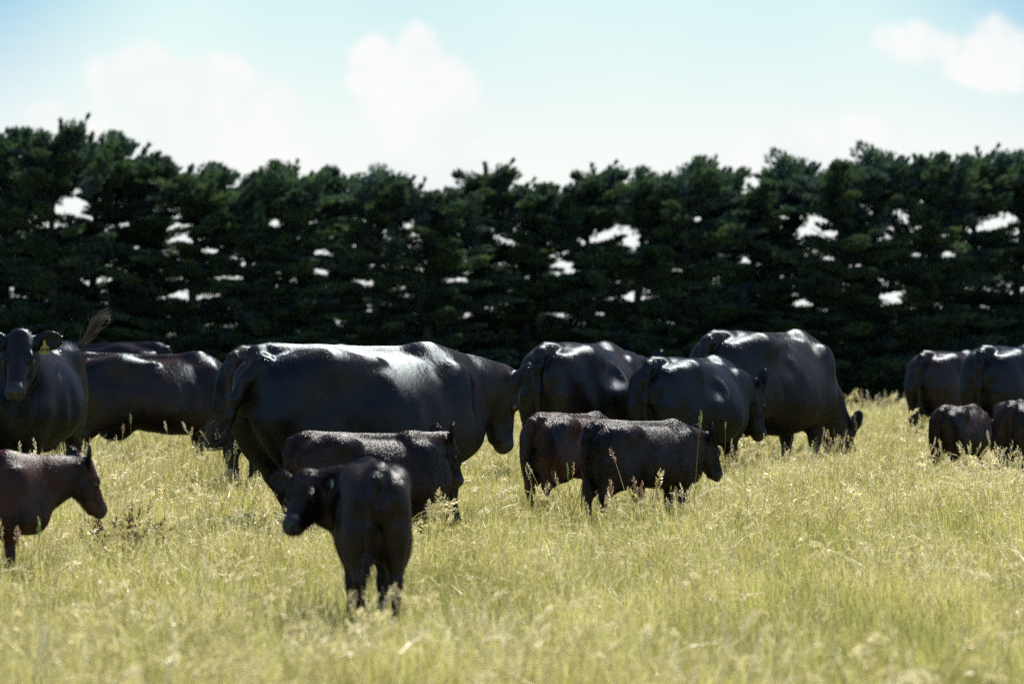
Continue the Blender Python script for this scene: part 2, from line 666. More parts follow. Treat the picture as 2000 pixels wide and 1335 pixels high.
CALF = np.array([
    (-0.97, 1.140, 1.020, 0.060, 0.00), (-0.93, 1.270, 0.900, 0.140, 0.00), (-0.86, 1.350, 0.765, 0.212, 0.04), (-0.74, 1.395, 0.705, 0.249, 0.05),
    (-0.58, 1.405, 0.665, 0.270, 0.05), (-0.40, 1.400, 0.635, 0.286, 0.10), (-0.20, 1.375, 0.615, 0.302, 0.20), (0.00, 1.355, 0.595, 0.323, 0.22),
    (0.20, 1.350, 0.585, 0.323, 0.24), (0.38, 1.360, 0.585, 0.307, 0.28), (0.54, 1.375, 0.595, 0.276, 0.34), (0.68, 1.350, 0.615, 0.249, 0.32),
    (0.80, 1.285, 0.655, 0.212, 0.24), (0.90, 1.180, 0.780, 0.140, 0.15), (0.97, 1.040, 0.880, 0.050, 0.00)])


def animal_mesh(calf, poll, muzzle, tail, seed, legs=None, roll=0.0, ears=(None, None), belly=1.0, res=0.016, headsize=1.0):
    """body of a cow or calf as one surface, in a frame where a grown cow stands 1.39 m at the hips; x forward, y left.
    poll, muzzle: points of the head; tail: points of the tail from its root. Returns verts, faces, skin mask, and fixings."""
    rng = np.random.default_rng(seed)
    st = (CALF if calf else COW).copy()
    st[:, 2] += rng.normal(0, 0.022) * np.exp(-((st[:, 0] - 0.0) / 0.4) ** 2)
    st[:, 1] += rng.normal(0, 0.010) * np.exp(-((st[:, 0] + 0.1) / 0.3) ** 2) + rng.normal(0, 0.012) * np.exp(-((st[:, 0] - 0.55) / 0.2) ** 2)
    st[:, 4] += rng.normal(0, 0.03)
    bone = rng.uniform(-0.004, 0.024)
    st[:, 3] *= np.where((st[:, 0] > -0.5) & (st[:, 0] < 0.5), belly, 1.0)
    poll, muzzle = np.array(poll, float), np.array(muzzle, float)
    HL = (0.60 if calf else 0.57) * headsize
    f = norm(muzzle - poll)
    muzzle = poll + f * HL
    up0 = np.array([0, 0, 1.0]) if abs(f[2]) < 0.93 else norm(np.array([poll[0] - 0.5, poll[1], 0]) * np.sign(-f[2]) + np.array([0, 0, 0.2]))
    u = norm(up0 - f * (up0 @ f))
    s = np.cross(u, f)
    if roll:
        u, s = u * math.cos(roll) + s * math.sin(roll), s * math.cos(roll) - u * math.sin(roll)
    fl = 0.88 if calf else 1.0
    deep = 1.0 if calf else 1.08
    hp = lambda a, b, c: poll + (f * a * fl + u * b * deep + s * c) * HL
    pts = np.array([poll, muzzle] + [np.array(p) for p in tail])
    lo = np.minimum(np.array([-1.08, -0.56, -0.04]), pts.min(0) - 0.32)
    hi = np.maximum(np.array([1.08, 0.56, 1.56]), pts.max(0) + 0.32)
    lo[2] = max(lo[2], -0.06)
    G = Field(lo, hi, res)

    # trunk
    x = G.ax[0]
    cols = []
    for c in range(1, 5):
        y = np.interp(np.linspace(-1.2, 1.2, 481), st[:, 0], st[:, c])
        ker = np.exp(-0.5 * (np.arange(-24, 25) / 7.0) ** 2)
        yy = np.convolve(np.pad(y, 24, mode='edge'), ker / ker.sum(), 'valid')
        cols.append(np.interp(x, np.linspace(-1.2, 1.2, 481), yy))
    top, bot, w, nar = [np.asarray(c, np.float32)[:, None, None] for c in cols]
    yy = G.ax[1].astype(np.float32)[None, :, None]
    zz = G.ax[2].astype(np.float32)[None, None, :]
    zc, hz = (top + bot) / 2, (top - bot) / 2
    t = np.clip((zz - zc) / hz, -1.2, 1.2)
    we = w * (1 - nar * np.clip(t, -0.4, 1.2) ** 1 - 0.10 * np.clip(-t, 0, 1.2))
    ex = 2.35
    rr = ((np.abs(yy) / we) ** ex + np.abs((zz - zc) / hz) ** ex) ** (1 / ex)
    d = (rr - 1) * np.minimum(w, hz) * 0.92
    over = np.maximum(np.maximum(st[0, 0] - x, x - st[-1, 0]), 0).astype(np.float32)[:, None, None]
    G.F = np.minimum(G.F, d + over * 1.0).astype(np.float32)
    m = 0.80 if calf else 1.0                                      # calves carry less muscle
    lw = 0.86 if calf else 1.0
    for sy in (-1, 1):
        # pelvis
        G.ell((-0.42, sy * (0.215 + bone) * lw, 1.265 + bone), (0.18, 0.10, 0.10), k=0.16)
        G.ell((-0.86, sy * 0.115, 1.17), (0.085, 0.07, 0.10), k=0.11)
        if not calf:                                              # loin shelf, pin-to-hook ridge and seam of the thigh
            G.cone((-0.42, sy * 0.245, 1.305), (-0.04, sy * 0.225, 1.300), 0.045, 0.03, k=0.09)
            G.cone((-0.44, sy * 0.235, 1.27), (-0.82, sy * 0.15, 1.22), 0.05, 0.05, k=0.10)
        # thigh
        G.ell((-0.68, sy * 0.185 * lw, 0.95), (0.255 * (0.9 if calf else 1), 0.150 * m, 0.36), k=0.12)
        G.ell((-0.48, sy * 0.235 * lw, 0.80), (0.17, 0.10 * m, 0.19), k=0.14)
        # shoulder
        G.ell((0.56, sy * 0.225 * lw, 1.00), (0.185, 0.105 * m, 0.31), [norm((1, 0, -0.45)), np.array([0, 1, 0]), norm((0.45, 0, 1))], k=0.10)
        G.ell((0.66, sy * 0.22 * lw, 0.80), (0.15, 0.09 * m, 0.15), k=0.10)
        # hollow before the hip and behind the shoulder
        G.ell((-0.22, sy * 0.478 * lw, 1.14), (0.15, 0.10, 0.11), k=0.14, cut=True)
        G.ell((0.33, sy * 0.49 * lw * belly, 0.98), (0.06, 0.09, 0.30), k=0.10, cut=True)
    G.ell((-0.80, 0, 1.37), (0.13, 0.055, 0.05), k=0.10)
    G.cone((-0.75, 0, 1.385), (0.55, 0, 1.375), 0.03, 0.03, k=0.10)
    G.ell((0.86, 0, 0.80), (0.14, 0.13, 0.16), k=0.12)                 # brisket
    if not calf:
        G.ell((-0.42, 0, 0.58), (0.20, 0.16, 0.14), k=0.08)            # udder
    G.cone((-1.0, 0, 0.60), (-0.86, 0, 1.05), 0.05, 0.008, k=0.10, cut=True)   # cleft between the thighs
    # legs
    lg = legs or (0, 0, 0, 0)
    thin = 0.86 if calf else 1.0
    for i, sy in enumerate((1, -1)):
        o = lg[i]
        y1, y2 = sy * 0.185 * lw, sy * 0.175 * lw
        G.cone((-0.55, sy * 0.20 * lw, 0.80), (-0.80 + o * 0.6, y1, 0.50), 0.155 * m, 0.060 * thin, k=0.10, flat=((0, 1, 0), 1.18))
        G.cone((-0.82, sy * 0.15 * lw, 0.90), (-0.84 + o * 0.6, y1, 0.53), 0.12 * m, 0.040 * thin, k=0.09)
        G.cone((-0.83 + o * 0.6, y1, 0.52), (-0.79 + o, y2, 0.20), 0.058 * thin, 0.044 * thin, k=0.04)
        G.cone((-0.79 + o, y2, 0.19), (-0.76 + o, y2, 0.12), 0.050 * thin, 0.046 * thin, k=0.03)
        G.cone((-0.76 + o, y2, 0.11), (-0.71 + o, y2, 0.035), 0.046 * thin, 0.062 * thin, k=0.03)
        o = lg[i + 2]
        G.cone((0.58, sy * 0.19 * lw, 0.80), (0.58 + o * 0.5, sy * 0.165 * lw, 0.46), 0.125 * m, 0.062 * thin, k=0.09)
        G.cone((0.58 + o * 0.5, sy * 0.165 * lw, 0.46), (0.585 + o * 0.5, sy * 0.16 * lw, 0.40), 0.062 * thin, 0.060 * thin, k=0.04)
        G.cone((0.585 + o * 0.5, sy * 0.16 * lw, 0.40), (0.575 + o, sy * 0.16 * lw, 0.19), 0.050 * thin, 0.043 * thin, k=0.04)
        G.cone((0.575 + o, sy * 0.16 * lw, 0.19), (0.60 + o, sy * 0.16 * lw, 0.11), 0.050 * thin, 0.044 * thin, k=0.03)
        G.cone((0.60 + o, sy * 0.16 * lw, 0.11), (0.635 + o, sy * 0.16 * lw, 0.035), 0.044 * thin, 0.062 * thin, k=0.03)
    # neck: crest, core and throat run to the head
    nk = 0.86 if calf else 1.0
    back = hp(0.02, -0.16, 0)
    throat = hp(0.20, -0.40, 0)
    lat = norm(np.cross(norm(back - np.array([0.6, 0, 1.1])), np.array([0, 0, 1.0])) + np.array([0, 1e-3, 0]))
    nk *= 1.0 if calf else 0.97
    n0 = np.array([0.60, 0, 1.10])
    mid = n0 * 0.45 + back * 0.55 + np.array([0.03, 0, -0.02])
    G.cone(n0, mid, 0.250 * nk, 0.185 * nk, k=0.14, flat=(lat, 1.12))
    G.cone(mid, hp(0.10, -0.18, 0), 0.185 * nk, 0.140 * nk, k=0.10, flat=(lat, 1.18))
    G.cone((0.50, 0, 1.30), hp(0.0, -0.10, 0), 0.085, 0.085 * nk, k=0.15)
    G.cone((0.84, 0, 0.86), throat, 0.125 * nk, 0.075 * nk, k=0.16, flat=(lat, 1.3))
    # head
    A = [f, u, s]
    G.ell(hp(0.17, -0.12, 0), np.array((0.27, 0.20 * deep, 0.205)) * HL, A, k=0.05)
    G.cone(hp(0.18, -0.085, 0), hp(0.82, -0.155, 0), 0.150 * deep * HL, 0.112 * deep * HL, k=0.05, flat=(s, 0.92 * deep))
    G.ell(hp(0.885, -0.175, 0), np.array((0.115, 0.122, 0.138)) * HL, A, k=0.05)
    for c in (-1, 1):
        G.cone(hp(0.16, -0.345, c * 0.085), hp(0.76, -0.295, c * 0.04), 0.120 * HL, 0.072 * HL, k=0.05)
        G.ell(hp(0.27, -0.265, c * 0.105), np.array((0.22, 0.20, 0.085)) * HL, A, k=0.05)
        G.ell(hp(0.345, -0.035, c * 0.165), np.array((0.085, 0.06, 0.05)) * HL, A, k=0.03)
        G.ell(hp(0.985, -0.130, c * 0.085), np.array((0.035, 0.035, 0.04)) * HL, A, k=0.02, cut=True)
    G.ell(hp(0.02, 0.01, 0), np.array((0.10, 0.09, 0.12)) * HL, A, k=0.06)
    # ears
    fix = {'head': (f, u, s), 'ears': [], 'eyes': []}
    EL = (0.215 if not calf else 0.235) * headsize
    for c, e in ((1, ears[0]), (-1, ears[1])):
        ed = norm(s * c * 1.0 - f * 0.15 + u * 0.12) if e is None else norm(f * e[0] + u * e[1] + s * c * e[2])
        fh = norm((f + u) * np.array([1, 1, 0.0]))
        on = fh + s * c * 0.35 if e is None or len(e) < 6 else f * e[3] + u * e[4] + s * c * e[5]
        on = norm(on - ed * (on @ ed))
        ew = np.cross(ed, on)
        b0 = hp(0.07, -0.06, c * 0.175)
        ce = b0 + ed * EL * 0.52
        G.cone(b0, b0 + ed * EL * 0.3, 0.040, 0.036, k=0.04)
        G.ell(ce, (EL * 0.54, EL * 0.36, 0.028), [ed, ew, on], k=0.03)
        G.ell(ce + on * 0.036 + ed * 0.01, (EL * 0.40, EL * 0.25, 0.034), [ed, ew, on], k=0.015, cut=True)
        fix['ears'].append((ce, ed, on, ew, EL))
        fix['eyes'].append(hp(0.365, -0.095, c * 0.175))
    # tail
    tl = [np.array(p, float) for p in tail]
    n = len(tl)
    for i in range(n - 1):
        q0, q1 = i / (n - 1), (i + 1) / (n - 1)
        G.cone(tl[i], tl[i + 1], (0.076 - 0.052 * q0) * (0.9 if calf else 1), (0.076 - 0.052 * q1) * (0.9 if calf else 1), k=0.045 if i == 0 else 0.03)
    # gentle unevenness of muscle and skin
    X, Yv, Z = [a.astype(np.float32) for a in G.ax]
    X, Yv, Z = X[:, None, None], Yv[None, :, None], Z[None, None, :]
    ph = rng.uniform(0, 6.28, 6)
    wv = 0.0035 * np.sin(9 * X + 4 * Z + ph[0]) * np.sin(7 * Z - 5 * Yv + ph[1]) + 0.0016 * np.sin(17 * X + ph[2]) * np.sin(15 * Z + 9 * X + ph[3])
    rib = np.exp(-((X - 0.1) / 0.28) ** 2) * np.exp(-((Z - 0.95) / 0.25) ** 2)
    wv = wv + 0.0008 * rib * np.sin(58 * X + 12 * Z + ph[4])
    fold = np.exp(-((X - 0.86) / 0.13) ** 2) * np.exp(-((Z - 0.92) / 0.30) ** 2)
    wv = wv + 0.0045 * fold * np.sin(46 * X + 10 * Z + ph[5])
    flank = np.exp(-((X + 0.22 + 0.35 * (Z - 0.75)) / 0.035) ** 2) * np.exp(-((Z - 0.75) / 0.20) ** 2)
    wv = wv + 0.010 * flank
    G.F += wv.astype(np.float32)
    V, Q = G.mesh()
    V = relax(V, Q, 3)
    dm = np.linalg.norm((V - hp(0.93, -0.17, 0)) / (np.array([1, 1, 1]) * HL), axis=1)
    skin = np.clip((0.20 - dm) / 0.07, 0, 1)
    fix['muzzle'] = hp(1.0, -0.15, 0)
    return V, Q, skin, fix


def coat_hair(V, Q, skin, n, length, width, spread, seed, lift, tilt, lock=0.0):
    """short hairs over the body as thin blades that lie along the coat"""
    rng = np.random.default_rng(seed)
    q = Q[rng.integers(0, len(Q), int(n * 1.1))]
    q = q[skin[q[:, 0]] < 0.25][:n]
    n = len(q)
    a, b, c, d = V[q[:, 0]], V[q[:, 1]], V[q[:, 2]], V[q[:, 3]]
    u, v = rng.random((n, 1)), rng.random((n, 1))
    p = (a * (1 - u) + b * u) * (1 - v) + (d * (1 - u) + c * u) * v
    nr = np.cross(c - a, d - b)
    nr /= np.linalg.norm(nr, axis=1)[:, None] + 1e-9
    w = np.clip((-0.45 - p[:, 0]) / 0.4, 0, 1)
    flow = np.stack([-1 + 0.7 * w, 0 * w, -0.15 - 0.85 * w], 1)
    if lock:                                                     # woolly calves: hair gathers into locks
        ph = p * 17.0
        flow[:, 2] -= 0.55
        flow += lock * np.stack([np.sin(ph[:, 2] * 1.3 + ph[:, 0]), np.sin(ph[:, 0] * 1.1 + 2), np.sin(ph[:, 0] * 1.7 - ph[:, 2] + 1)], 1)
    flow += rng.normal(0, spread, (n, 3))
    flow -= nr * (flow * nr).sum(1)[:, None]
    flow /= np.linalg.norm(flow, axis=1)[:, None] + 1e-9
    dr = flow + nr * np.abs(rng.normal(lift, lift * 0.6, (n, 1)))
    side = np.cross(nr, flow)
    roll = rng.normal(0, tilt, (n, 1))
    side = side * np.cos(roll) + nr * np.sin(roll)
    L = length * rng.uniform(0.55, 1.15, (n, 1))
    hw = width * 0.5 * rng.uniform(0.6, 1.2, (n, 1))
    base = p - nr * 0.004
    P3 = np.stack([base - side * hw, base + side * hw, base + dr * L], 1).reshape(-1, 3)
    return P3, np.arange(3 * n).reshape(-1, 3)


def coat_material():
    mt, t, out = material('cattle_coat')
    tc = t.n('ShaderNodeTexCoord')
    oi = t.n('ShaderNodeObjectInfo')
    at = t.n('ShaderNodeAttribute', attribute_name='skin')
    wo = t.n('ShaderNodeAttribute', attribute_type='OBJECT', attribute_name='wool')
    sh = t.n('ShaderNodeAttribute', attribute_type='OBJECT', attribute_name='shine')
    loc = t.n('ShaderNodeVectorMath', operation='ADD')
    t.l(tc.outputs['Object'], loc.inputs[0])
    t.l(oi.outputs['Location'], loc.inputs[1])
    patch = t.noise(loc.outputs[0], 2.3, 3.0)
    hair = t.noise(t.mapping(tc.outputs['Object'], scale=(1.0, 1.0, 0.22), rot=(0, R(24), 0)), 150.0, 2.0, 0.6)
    lock = t.noise(t.mapping(tc.outputs['Object'], scale=(1.0, 1.0, 0.30), rot=(0, R(18), 0)), 26.0, 3.0, 0.6)
    black = t.mix(hair, (0.0010, 0.0014, 0.0042), (0.0032, 0.0036, 0.0064))
    brown = t.mix(hair, oi.outputs['Color'], t.mix(0.55, oi.outputs['Color'], (0.002, 0.002, 0.002)))
    col = t.mix(t.m('MULTIPLY', t.ramp(patch, 0.30, 0.60), oi.outputs['Alpha']), black, brown)
    dust = t.m('MULTIPLY', t.ramp(t.noise(loc.outputs[0], 4.5, 6.0, 0.65), 0.56, 0.74), 0.35)
    col = t.mix(dust, col, (0.045, 0.034, 0.026))
    col = t.mix(at.outputs['Fac'], col, (0.012, 0.012, 0.014))
    b1 = t.n('ShaderNodeBump')
    b1.inputs['Distance'].default_value = 0.009
    t.l(t.m('MULTIPLY', wo.outputs['Fac'], t.m('SUBTRACT', 1.0, at.outputs['Fac'])), b1.inputs['Strength'])
    t.l(lock, b1.inputs['Height'])
    b2 = t.n('ShaderNodeBump')
    b2.inputs['Distance'].default_value = 0.0020
    b2.inputs['Strength'].default_value = 0.40
    t.l(hair, b2.inputs['Height'])
    t.l(b1.outputs[0], b2.inputs['Normal'])
    nrm = b2.outputs[0]
    dif = t.n('ShaderNodeBsdfDiffuse')
    t.l(col, dif.inputs['Color'])
    t.l(nrm, dif.inputs['Normal'])
    fr = t.n('ShaderNodeFresnel')
    fr.inputs['IOR'].default_value = 1.42
    # lie of the hair: back along the barrel, down over the rump and brisket
    sx = t.n('ShaderNodeSeparateXYZ')
    t.l(tc.outputs['Object'], sx.inputs[0])
    wob = t.noise(tc.outputs['Object'], 5.0, 2.0)
    fl = t.n('ShaderNodeCombineXYZ')
    t.l(t.m('ADD', -1.0, t.ramp(sx.outputs[0], -0.45, -0.85, 0.0, 0.7)), fl.inputs[0])
    t.l(t.m('MULTIPLY', t.m('SUBTRACT', wob, 0.5), 0.7), fl.inputs[1])
    t.l(t.m('ADD', t.ramp(sx.outputs[0], -0.45, -0.85, -0.12, -0.9), t.m('MULTIPLY', t.m('SUBTRACT', wob, 0.5), -0.8)), fl.inputs[2])
    tf = t.n('ShaderNodeVectorTransform', vector_type='VECTOR', convert_from='OBJECT', convert_to='WORLD')
    t.l(fl.outputs[0], tf.inputs[0])
    gl = t.n('ShaderNodeBsdfAnisotropic', distribution='BECKMANN')
    t.l(t.m('ADD', 0.345, t.m('MULTIPLY', hair, 0.10)), gl.inputs['Roughness'])
    gl.inputs['Anisotropy'].default_value = 0.50
    t.l(tf.outputs[0], gl.inputs['Tangent'])
    amt = t.m('MULTIPLY', t.m('ADD', 0.0125, t.m('MULTIPLY', fr.outputs[0], 0.07)), t.m('ADD', 0.6, t.m('MULTIPLY', hair, 0.8)))
    amt = t.m('MULTIPLY', amt, sh.outputs['Fac'])
    gc = t.n('ShaderNodeCombineColor')
    warm = t.ramp(oi.outputs['Alpha'], 0.6, 1.0)            # brown calves shine warmer than black cows
    t.l(t.m('MULTIPLY', amt, t.m('ADD', 0.80, t.m('MULTIPLY', warm, 0.09))), gc.inputs[0])
    t.l(t.m('MULTIPLY', amt, 0.92), gc.inputs[1])
    t.l(t.m('MULTIPLY', amt, t.m('SUBTRACT', 1.0, t.m('MULTIPLY', warm, 0.06))), gc.inputs[2])
    t.l(gc.outputs[0], gl.inputs['Color'])
    t.l(nrm, gl.inputs['Normal'])
    g2 = t.n('ShaderNodeBsdfGlossy')                      # moist skin of the muzzle
    g2.inputs['Roughness'].default_value = 0.30
    g2c = t.n('ShaderNodeCombineColor')
    for i in range(3):
        t.l(t.m('MULTIPLY', at.outputs['Fac'], 0.022), g2c.inputs[i])
    t.l(g2c.outputs[0], g2.inputs['Color'])
    t.l(nrm, g2.inputs['Normal'])
    s1, s2 = t.n('ShaderNodeAddShader'), t.n('ShaderNodeAddShader')
    t.l(dif.outputs[0], s1.inputs[0])
    t.l(gl.outputs[0], s1.inputs[1])
    t.l(s1.outputs[0], s2.inputs[0])
    t.l(g2.outputs[0], s2.inputs[1])
    t.l(s2.outputs[0], out.inputs['Surface'])
    return mt


def plain(name, col, rough=0.5, spec=0.5, vary=0.15, scale=20.0, trans=0.0):
    mt, t, out = material(name)
    tc = t.n('ShaderNodeTexCoord')
    p = t.n('ShaderNodeBsdfPrincipled')
    n = t.noise(tc.outputs['Object'], scale, 3.0)
    dark = tuple(c * (1 - vary) for c in col)
    lite = tuple(min(c * (1 + vary), 1) for c in col)
    t.l(t.mix(n, dark, lite), p.inputs['Base Color'])
    p.inputs['Roughness'].default_value = rough
    p.inputs['Specular IOR Level'].default_value = spec
    t.l(p.outputs[0], out.inputs['Surface'])
    if trans:
        tr = t.n('ShaderNodeBsdfTranslucent')
        t.l(t.mix(n, dark, lite), tr.inputs['Color'])
        mx = t.n('ShaderNodeMixShader')
        mx.inputs[0].default_value = trans
        t.l(p.outputs[0], mx.inputs[1])
        t.l(tr.outputs[0], mx.inputs[2])
        t.l(mx.outputs[0], out.inputs['Surface'])
    return mt


COAT = coat_material()
EYE = plain('eye', (0.006, 0.005, 0.005), 0.08, 0.8)
HAIR_DARK = plain('tail_hair_dark', (0.030, 0.021, 0.015), 0.5, 0.5, 0.4, 60)
HAIR_PALE = plain('tail_hair_pale', (0.15, 0.112, 0.074), 0.5, 0.5, 0.6, 90, 0.3)
TAG_YELLOW = plain('tag_yellow', (0.55, 0.44, 0.05), 0.4, 0.5, 0.10, 20, 0.35)
TAG_CREAM = plain('tag_cream', (0.60, 0.55, 0.30), 0.45, 0.5, 0.1, 20, 0.3)
TAG_WHITE = plain('tag_white', (0.80, 0.83, 0.84), 0.4, 0.5, 0.05, 20, 0.3)
TAG_PALE = plain('tag_pale_green', (0.42, 0.60, 0.58), 0.4, 0.5, 0.05, 20, 0.35)
TAG_BLUE = plain('tag_blue', (0.02, 0.28, 0.42), 0.4, 0.5, 0.05, 20, 0.2)
INK = plain('tag_ink', (0.02, 0.018, 0.015), 0.6, 0.3)


def tail_switch(parent, pts, spread, n, mat, seed, curl=0.3, r0=0.0045):
    """tuft of hair along a guide"""
    rng = random.Random(seed)
    g = Geo()
    P = [Vector(p) for p in pts]
    for i in range(n):
        off = Vector((rng.gauss(0, 1), rng.gauss(0, 1), rng.gauss(0, 1))) * spread
        ln = rng.uniform(0.55, 1.0)
        sw = Vector((rng.gauss(0, 1), rng.gauss(0, 1), rng.gauss(0, 0.8))) * curl * spread
        m = 7
        line = []
        for k in range(m):
            q = k / (m - 1) * ln
            x = q * (len(P) - 1)
            a = min(int(x), len(P) - 2)
            b = P[a].lerp(P[a + 1], x - a)
            line.append(b + off * (0.10 + 1.1 * math.sin(min(q * 1.9, 1.57))) + sw * math.sin(q * 5 + i) * q)
        g.tube(line, [r0 * (1 - 0.75 * k / (m - 1)) for k in range(m)], 3, cap=False)
    return g.build('tail_switch', mat, parent, smooth=True)


def button(parent, c, nrm, rad, mat, hole=False):
    """round stud ear tag: disc with a raised centre, or a ring"""
    nrm = Vector(nrm).normalized()
    g = Geo()
    c = Vector(c)
    a = nrm.orthogonal().normalized()
    b = nrm.cross(a)
    prof = [(1.0, -0.003), (1.0, 0.003), (0.55, 0.005), (0.50, 0.010), (0.0, 0.011)]
    if hole:
        prof = [(1.0, -0.004), (1.05, 0.002), (0.85, 0.007), (0.60, 0.004), (0.52, -0.004)]
    N = 18
    for r, h in prof:
        for k in range(N):
            an = 2 * math.pi * k / N
            g.v.append(c + nrm * h + (a * math.cos(an) + b * math.sin(an)) * rad * r)
    for i in range(len(prof) - 1):
        for k in range(N):
            k2 = (k + 1) % N
            g.f.append((i * N + k, i * N + k2, (i + 1) * N + k2, (i + 1) * N + k))
    return g.build('ear_tag', mat, parent, smooth=True)


def flag_tag(parent, c, down, nrm, w, h, mat, text=None):
    """hanging ear tag: narrow neck at the stud widening to a plate, optionally with printed numbers"""
    down, nrm = Vector(down).normalized(), Vector(nrm)
    nrm = (nrm - down * nrm.dot(down)).normalized()
    side = nrm.cross(down)
    c = Vector(c)
    out = [(-0.14, -0.12), (0.14, -0.12), (0.16, 0.12), (0.22, 0.30), (0.48, 0.42), (0.50, 0.95), (0.46, 1.0), (-0.46, 1.0), (-0.50, 0.95),
           (-0.48, 0.42), (-0.22, 0.30), (-0.16, 0.12)]
    g = Geo()
    for sgn in (1, -1):
        for a, b in out:
            bow = 0.06 * h * (b - 0.5) ** 2
            g.v.append(c + side * a * w + down * b * h + nrm * (sgn * 0.0015 + bow))
    n = len(out)
    g.f.append(tuple(range(n)))
    g.f.append(tuple(reversed(range(n, 2 * n))))
    for i in range(n):
        j = (i + 1) % n
        g.f.append((i, i + n, j + n, j))
    o = g.build('ear_tag', mat, parent)
    if text:
        cu = bpy.data.curves.new('tag_number', 'FONT')
        cu.body = text
        cu.size = h * 0.42
        cu.align_x = 'CENTER'
        cu.align_y = 'CENTER'
        cu.extrude = 0.0006
        cu.offset = 0.0012
        cu.materials.append(INK)
        tmp = bpy.data.objects.new('tag_number', cu)
        tm = bpy.data.meshes.new_from_object(tmp)
        bpy.data.objects.remove(tmp)
        tx = bpy.data.objects.new('tag_number', tm)
        COL.objects.link(tx)
        tx.parent = o
        rot = Matrix((-side if False else side, -down, nrm)).transposed()
        if rot.determinant() < 0:
            rot = Matrix((-side, -down, nrm)).transposed()
        tx.matrix_local = Matrix.Translation(c + down * h * 0.70 + nrm * 0.005) @ rot.to_4x4()
    return o


HANG = [(-0.84, 0, 1.36), (-0.955, 0, 1.325), (-1.015, 0.0, 1.20), (-1.02, 0, 0.98), (-1.00, 0, 0.72)]
HANG_END = [(-1.00, 0, 0.78), (-1.00, 0, 0.62), (-0.995, 0, 0.46), (-0.97, 0.0, 0.32)]


def animal(name, label, group, calf, px, Y, yaw, height, poll, muzzle, seed, tail=None, switch=None, brown=(0.03, 0.015, 0.009), brownness=0.4,
           wool=0.38, belly=1.0, legs=None, roll=0.0, ears=(None, None), tags=(), res=None, hair=HAIR_DARK, hair_n=70, hair_spread=0.035, stretch=1.0, curl=0.3, headsize=1.0, slim=1.0, hair_r=0.0045):
    """px: photo column of the body's centre, Y: its distance; height: at the hips; poll/muzzle: ((px, py, depth offset) in the
    photo) or local points"""
    sc = height / 1.40
    x0 = (px - 1000) / FPX * Y
    stretch = stretch * (0.88 if calf else 1.0)
    root = empty(name, (x0, Y, float(ground_z(x0, Y))), R(yaw), sc)
    root.scale = (sc * stretch, sc * slim, sc)
    tag(root, label, 'calf' if calf else 'cow', group)
    M = Matrix.Translation(root.location) @ Matrix.Rotation(R(yaw), 4, 'Z') @ Matrix.Diagonal((sc * stretch, sc * slim, sc, 1))
    Mi = M.inverted()

    def loc(p):
        if isinstance(p, dict):
            return np.array(Mi @ pixel(p['px'], p['py'], Y + p.get('d', 0)))
        return np.array(p, float)
    poll, muzzle = loc(poll), loc(muzzle)
    tl = [loc(p) for p in (tail or HANG)]
    V, Q, skin, fix = animal_mesh(calf, poll, muzzle, tl, seed, legs, roll, ears, belly, res or (0.0165 if calf else 0.0150), headsize)
    me = np_mesh('body', V, Q, COAT)
    me.attributes.new('skin', 'FLOAT', 'POINT').data.foreach_set('value', skin.astype(np.float32))
    body = bpy.data.objects.new('body', me)
    COL.objects.link(body)
    body.parent = root
    body.color = (*brown, brownness)
    body['wool'] = wool
    body['shine'] = shine = 1.35 if calf else 1.55
    near = 1.0 if Y < 33 else 0.8
    nh = int((56000 if calf else 74000) * near * (0.7 if res and res >= 0.018 and not calf else 1.0))
    hv, hf = coat_hair(V, Q, skin, nh, (0.046 + 0.016 * wool) if calf else 0.034, 0.0065 if calf else 0.0050, 0.20 if calf else 0.16,
                       seed + 100, (0.07 + 0.05 * wool) if calf else 0.07, (0.03 + 0.02 * wool) if calf else 0.05, 0.16 * wool if calf else 0.0)
    fur = bpy.data.objects.new('coat_hair', np_mesh('coat_hair', hv, hf, COAT, smooth=False))
    COL.objects.link(fur)
    fur.parent = root
    fur.color = (*brown, brownness)
    fur['wool'] = 0.0
    fur['shine'] = shine * (0.55 if calf else 0.8)
    fur['kind'] = 'stuff'
    # eyes
    f, u, s = fix['head']
    for c, e in zip((1, -1), fix['eyes']):
        bpy_me = EYE_MESH
        o = bpy.data.objects.new('eye', bpy_me)
        COL.objects.link(o)
        o.parent = root
        o.location = e
        o.scale = (1.0, 1.0, 1.0) if not calf else (1.25,) * 3
    # tags
    for tg in tags:
        ce, ed, on, ew, EL = fix['ears'][tg['ear']]
        if tg['kind'] in ('button', 'ring'):
            sg = tg.get('side', 1)
            button(root, ce + on * (0.020 if sg > 0 else -0.034) * sg * sg + ed * tg.get('along', -0.02), on * sg, tg.get('r', 0.028), tg['mat'], tg['kind'] == 'ring')
        else:
            dn = np.array(tg.get('down', (0, 0, -1.0)), float)
            flag_tag(root, ce + on * tg.get('off', 0.035) + ed * tg.get('along', 0.0), dn, on if 'n' not in tg else np.array(tg['n'], float), tg['w'], tg['h'], tg['mat'], tg.get('text'))
    sw = [loc(p) for p in (switch or (HANG_END if tail is None else []))]
    if sw:
        tail_switch(root, sw, hair_spread, hair_n, hair, seed, curl, hair_r)
    return root


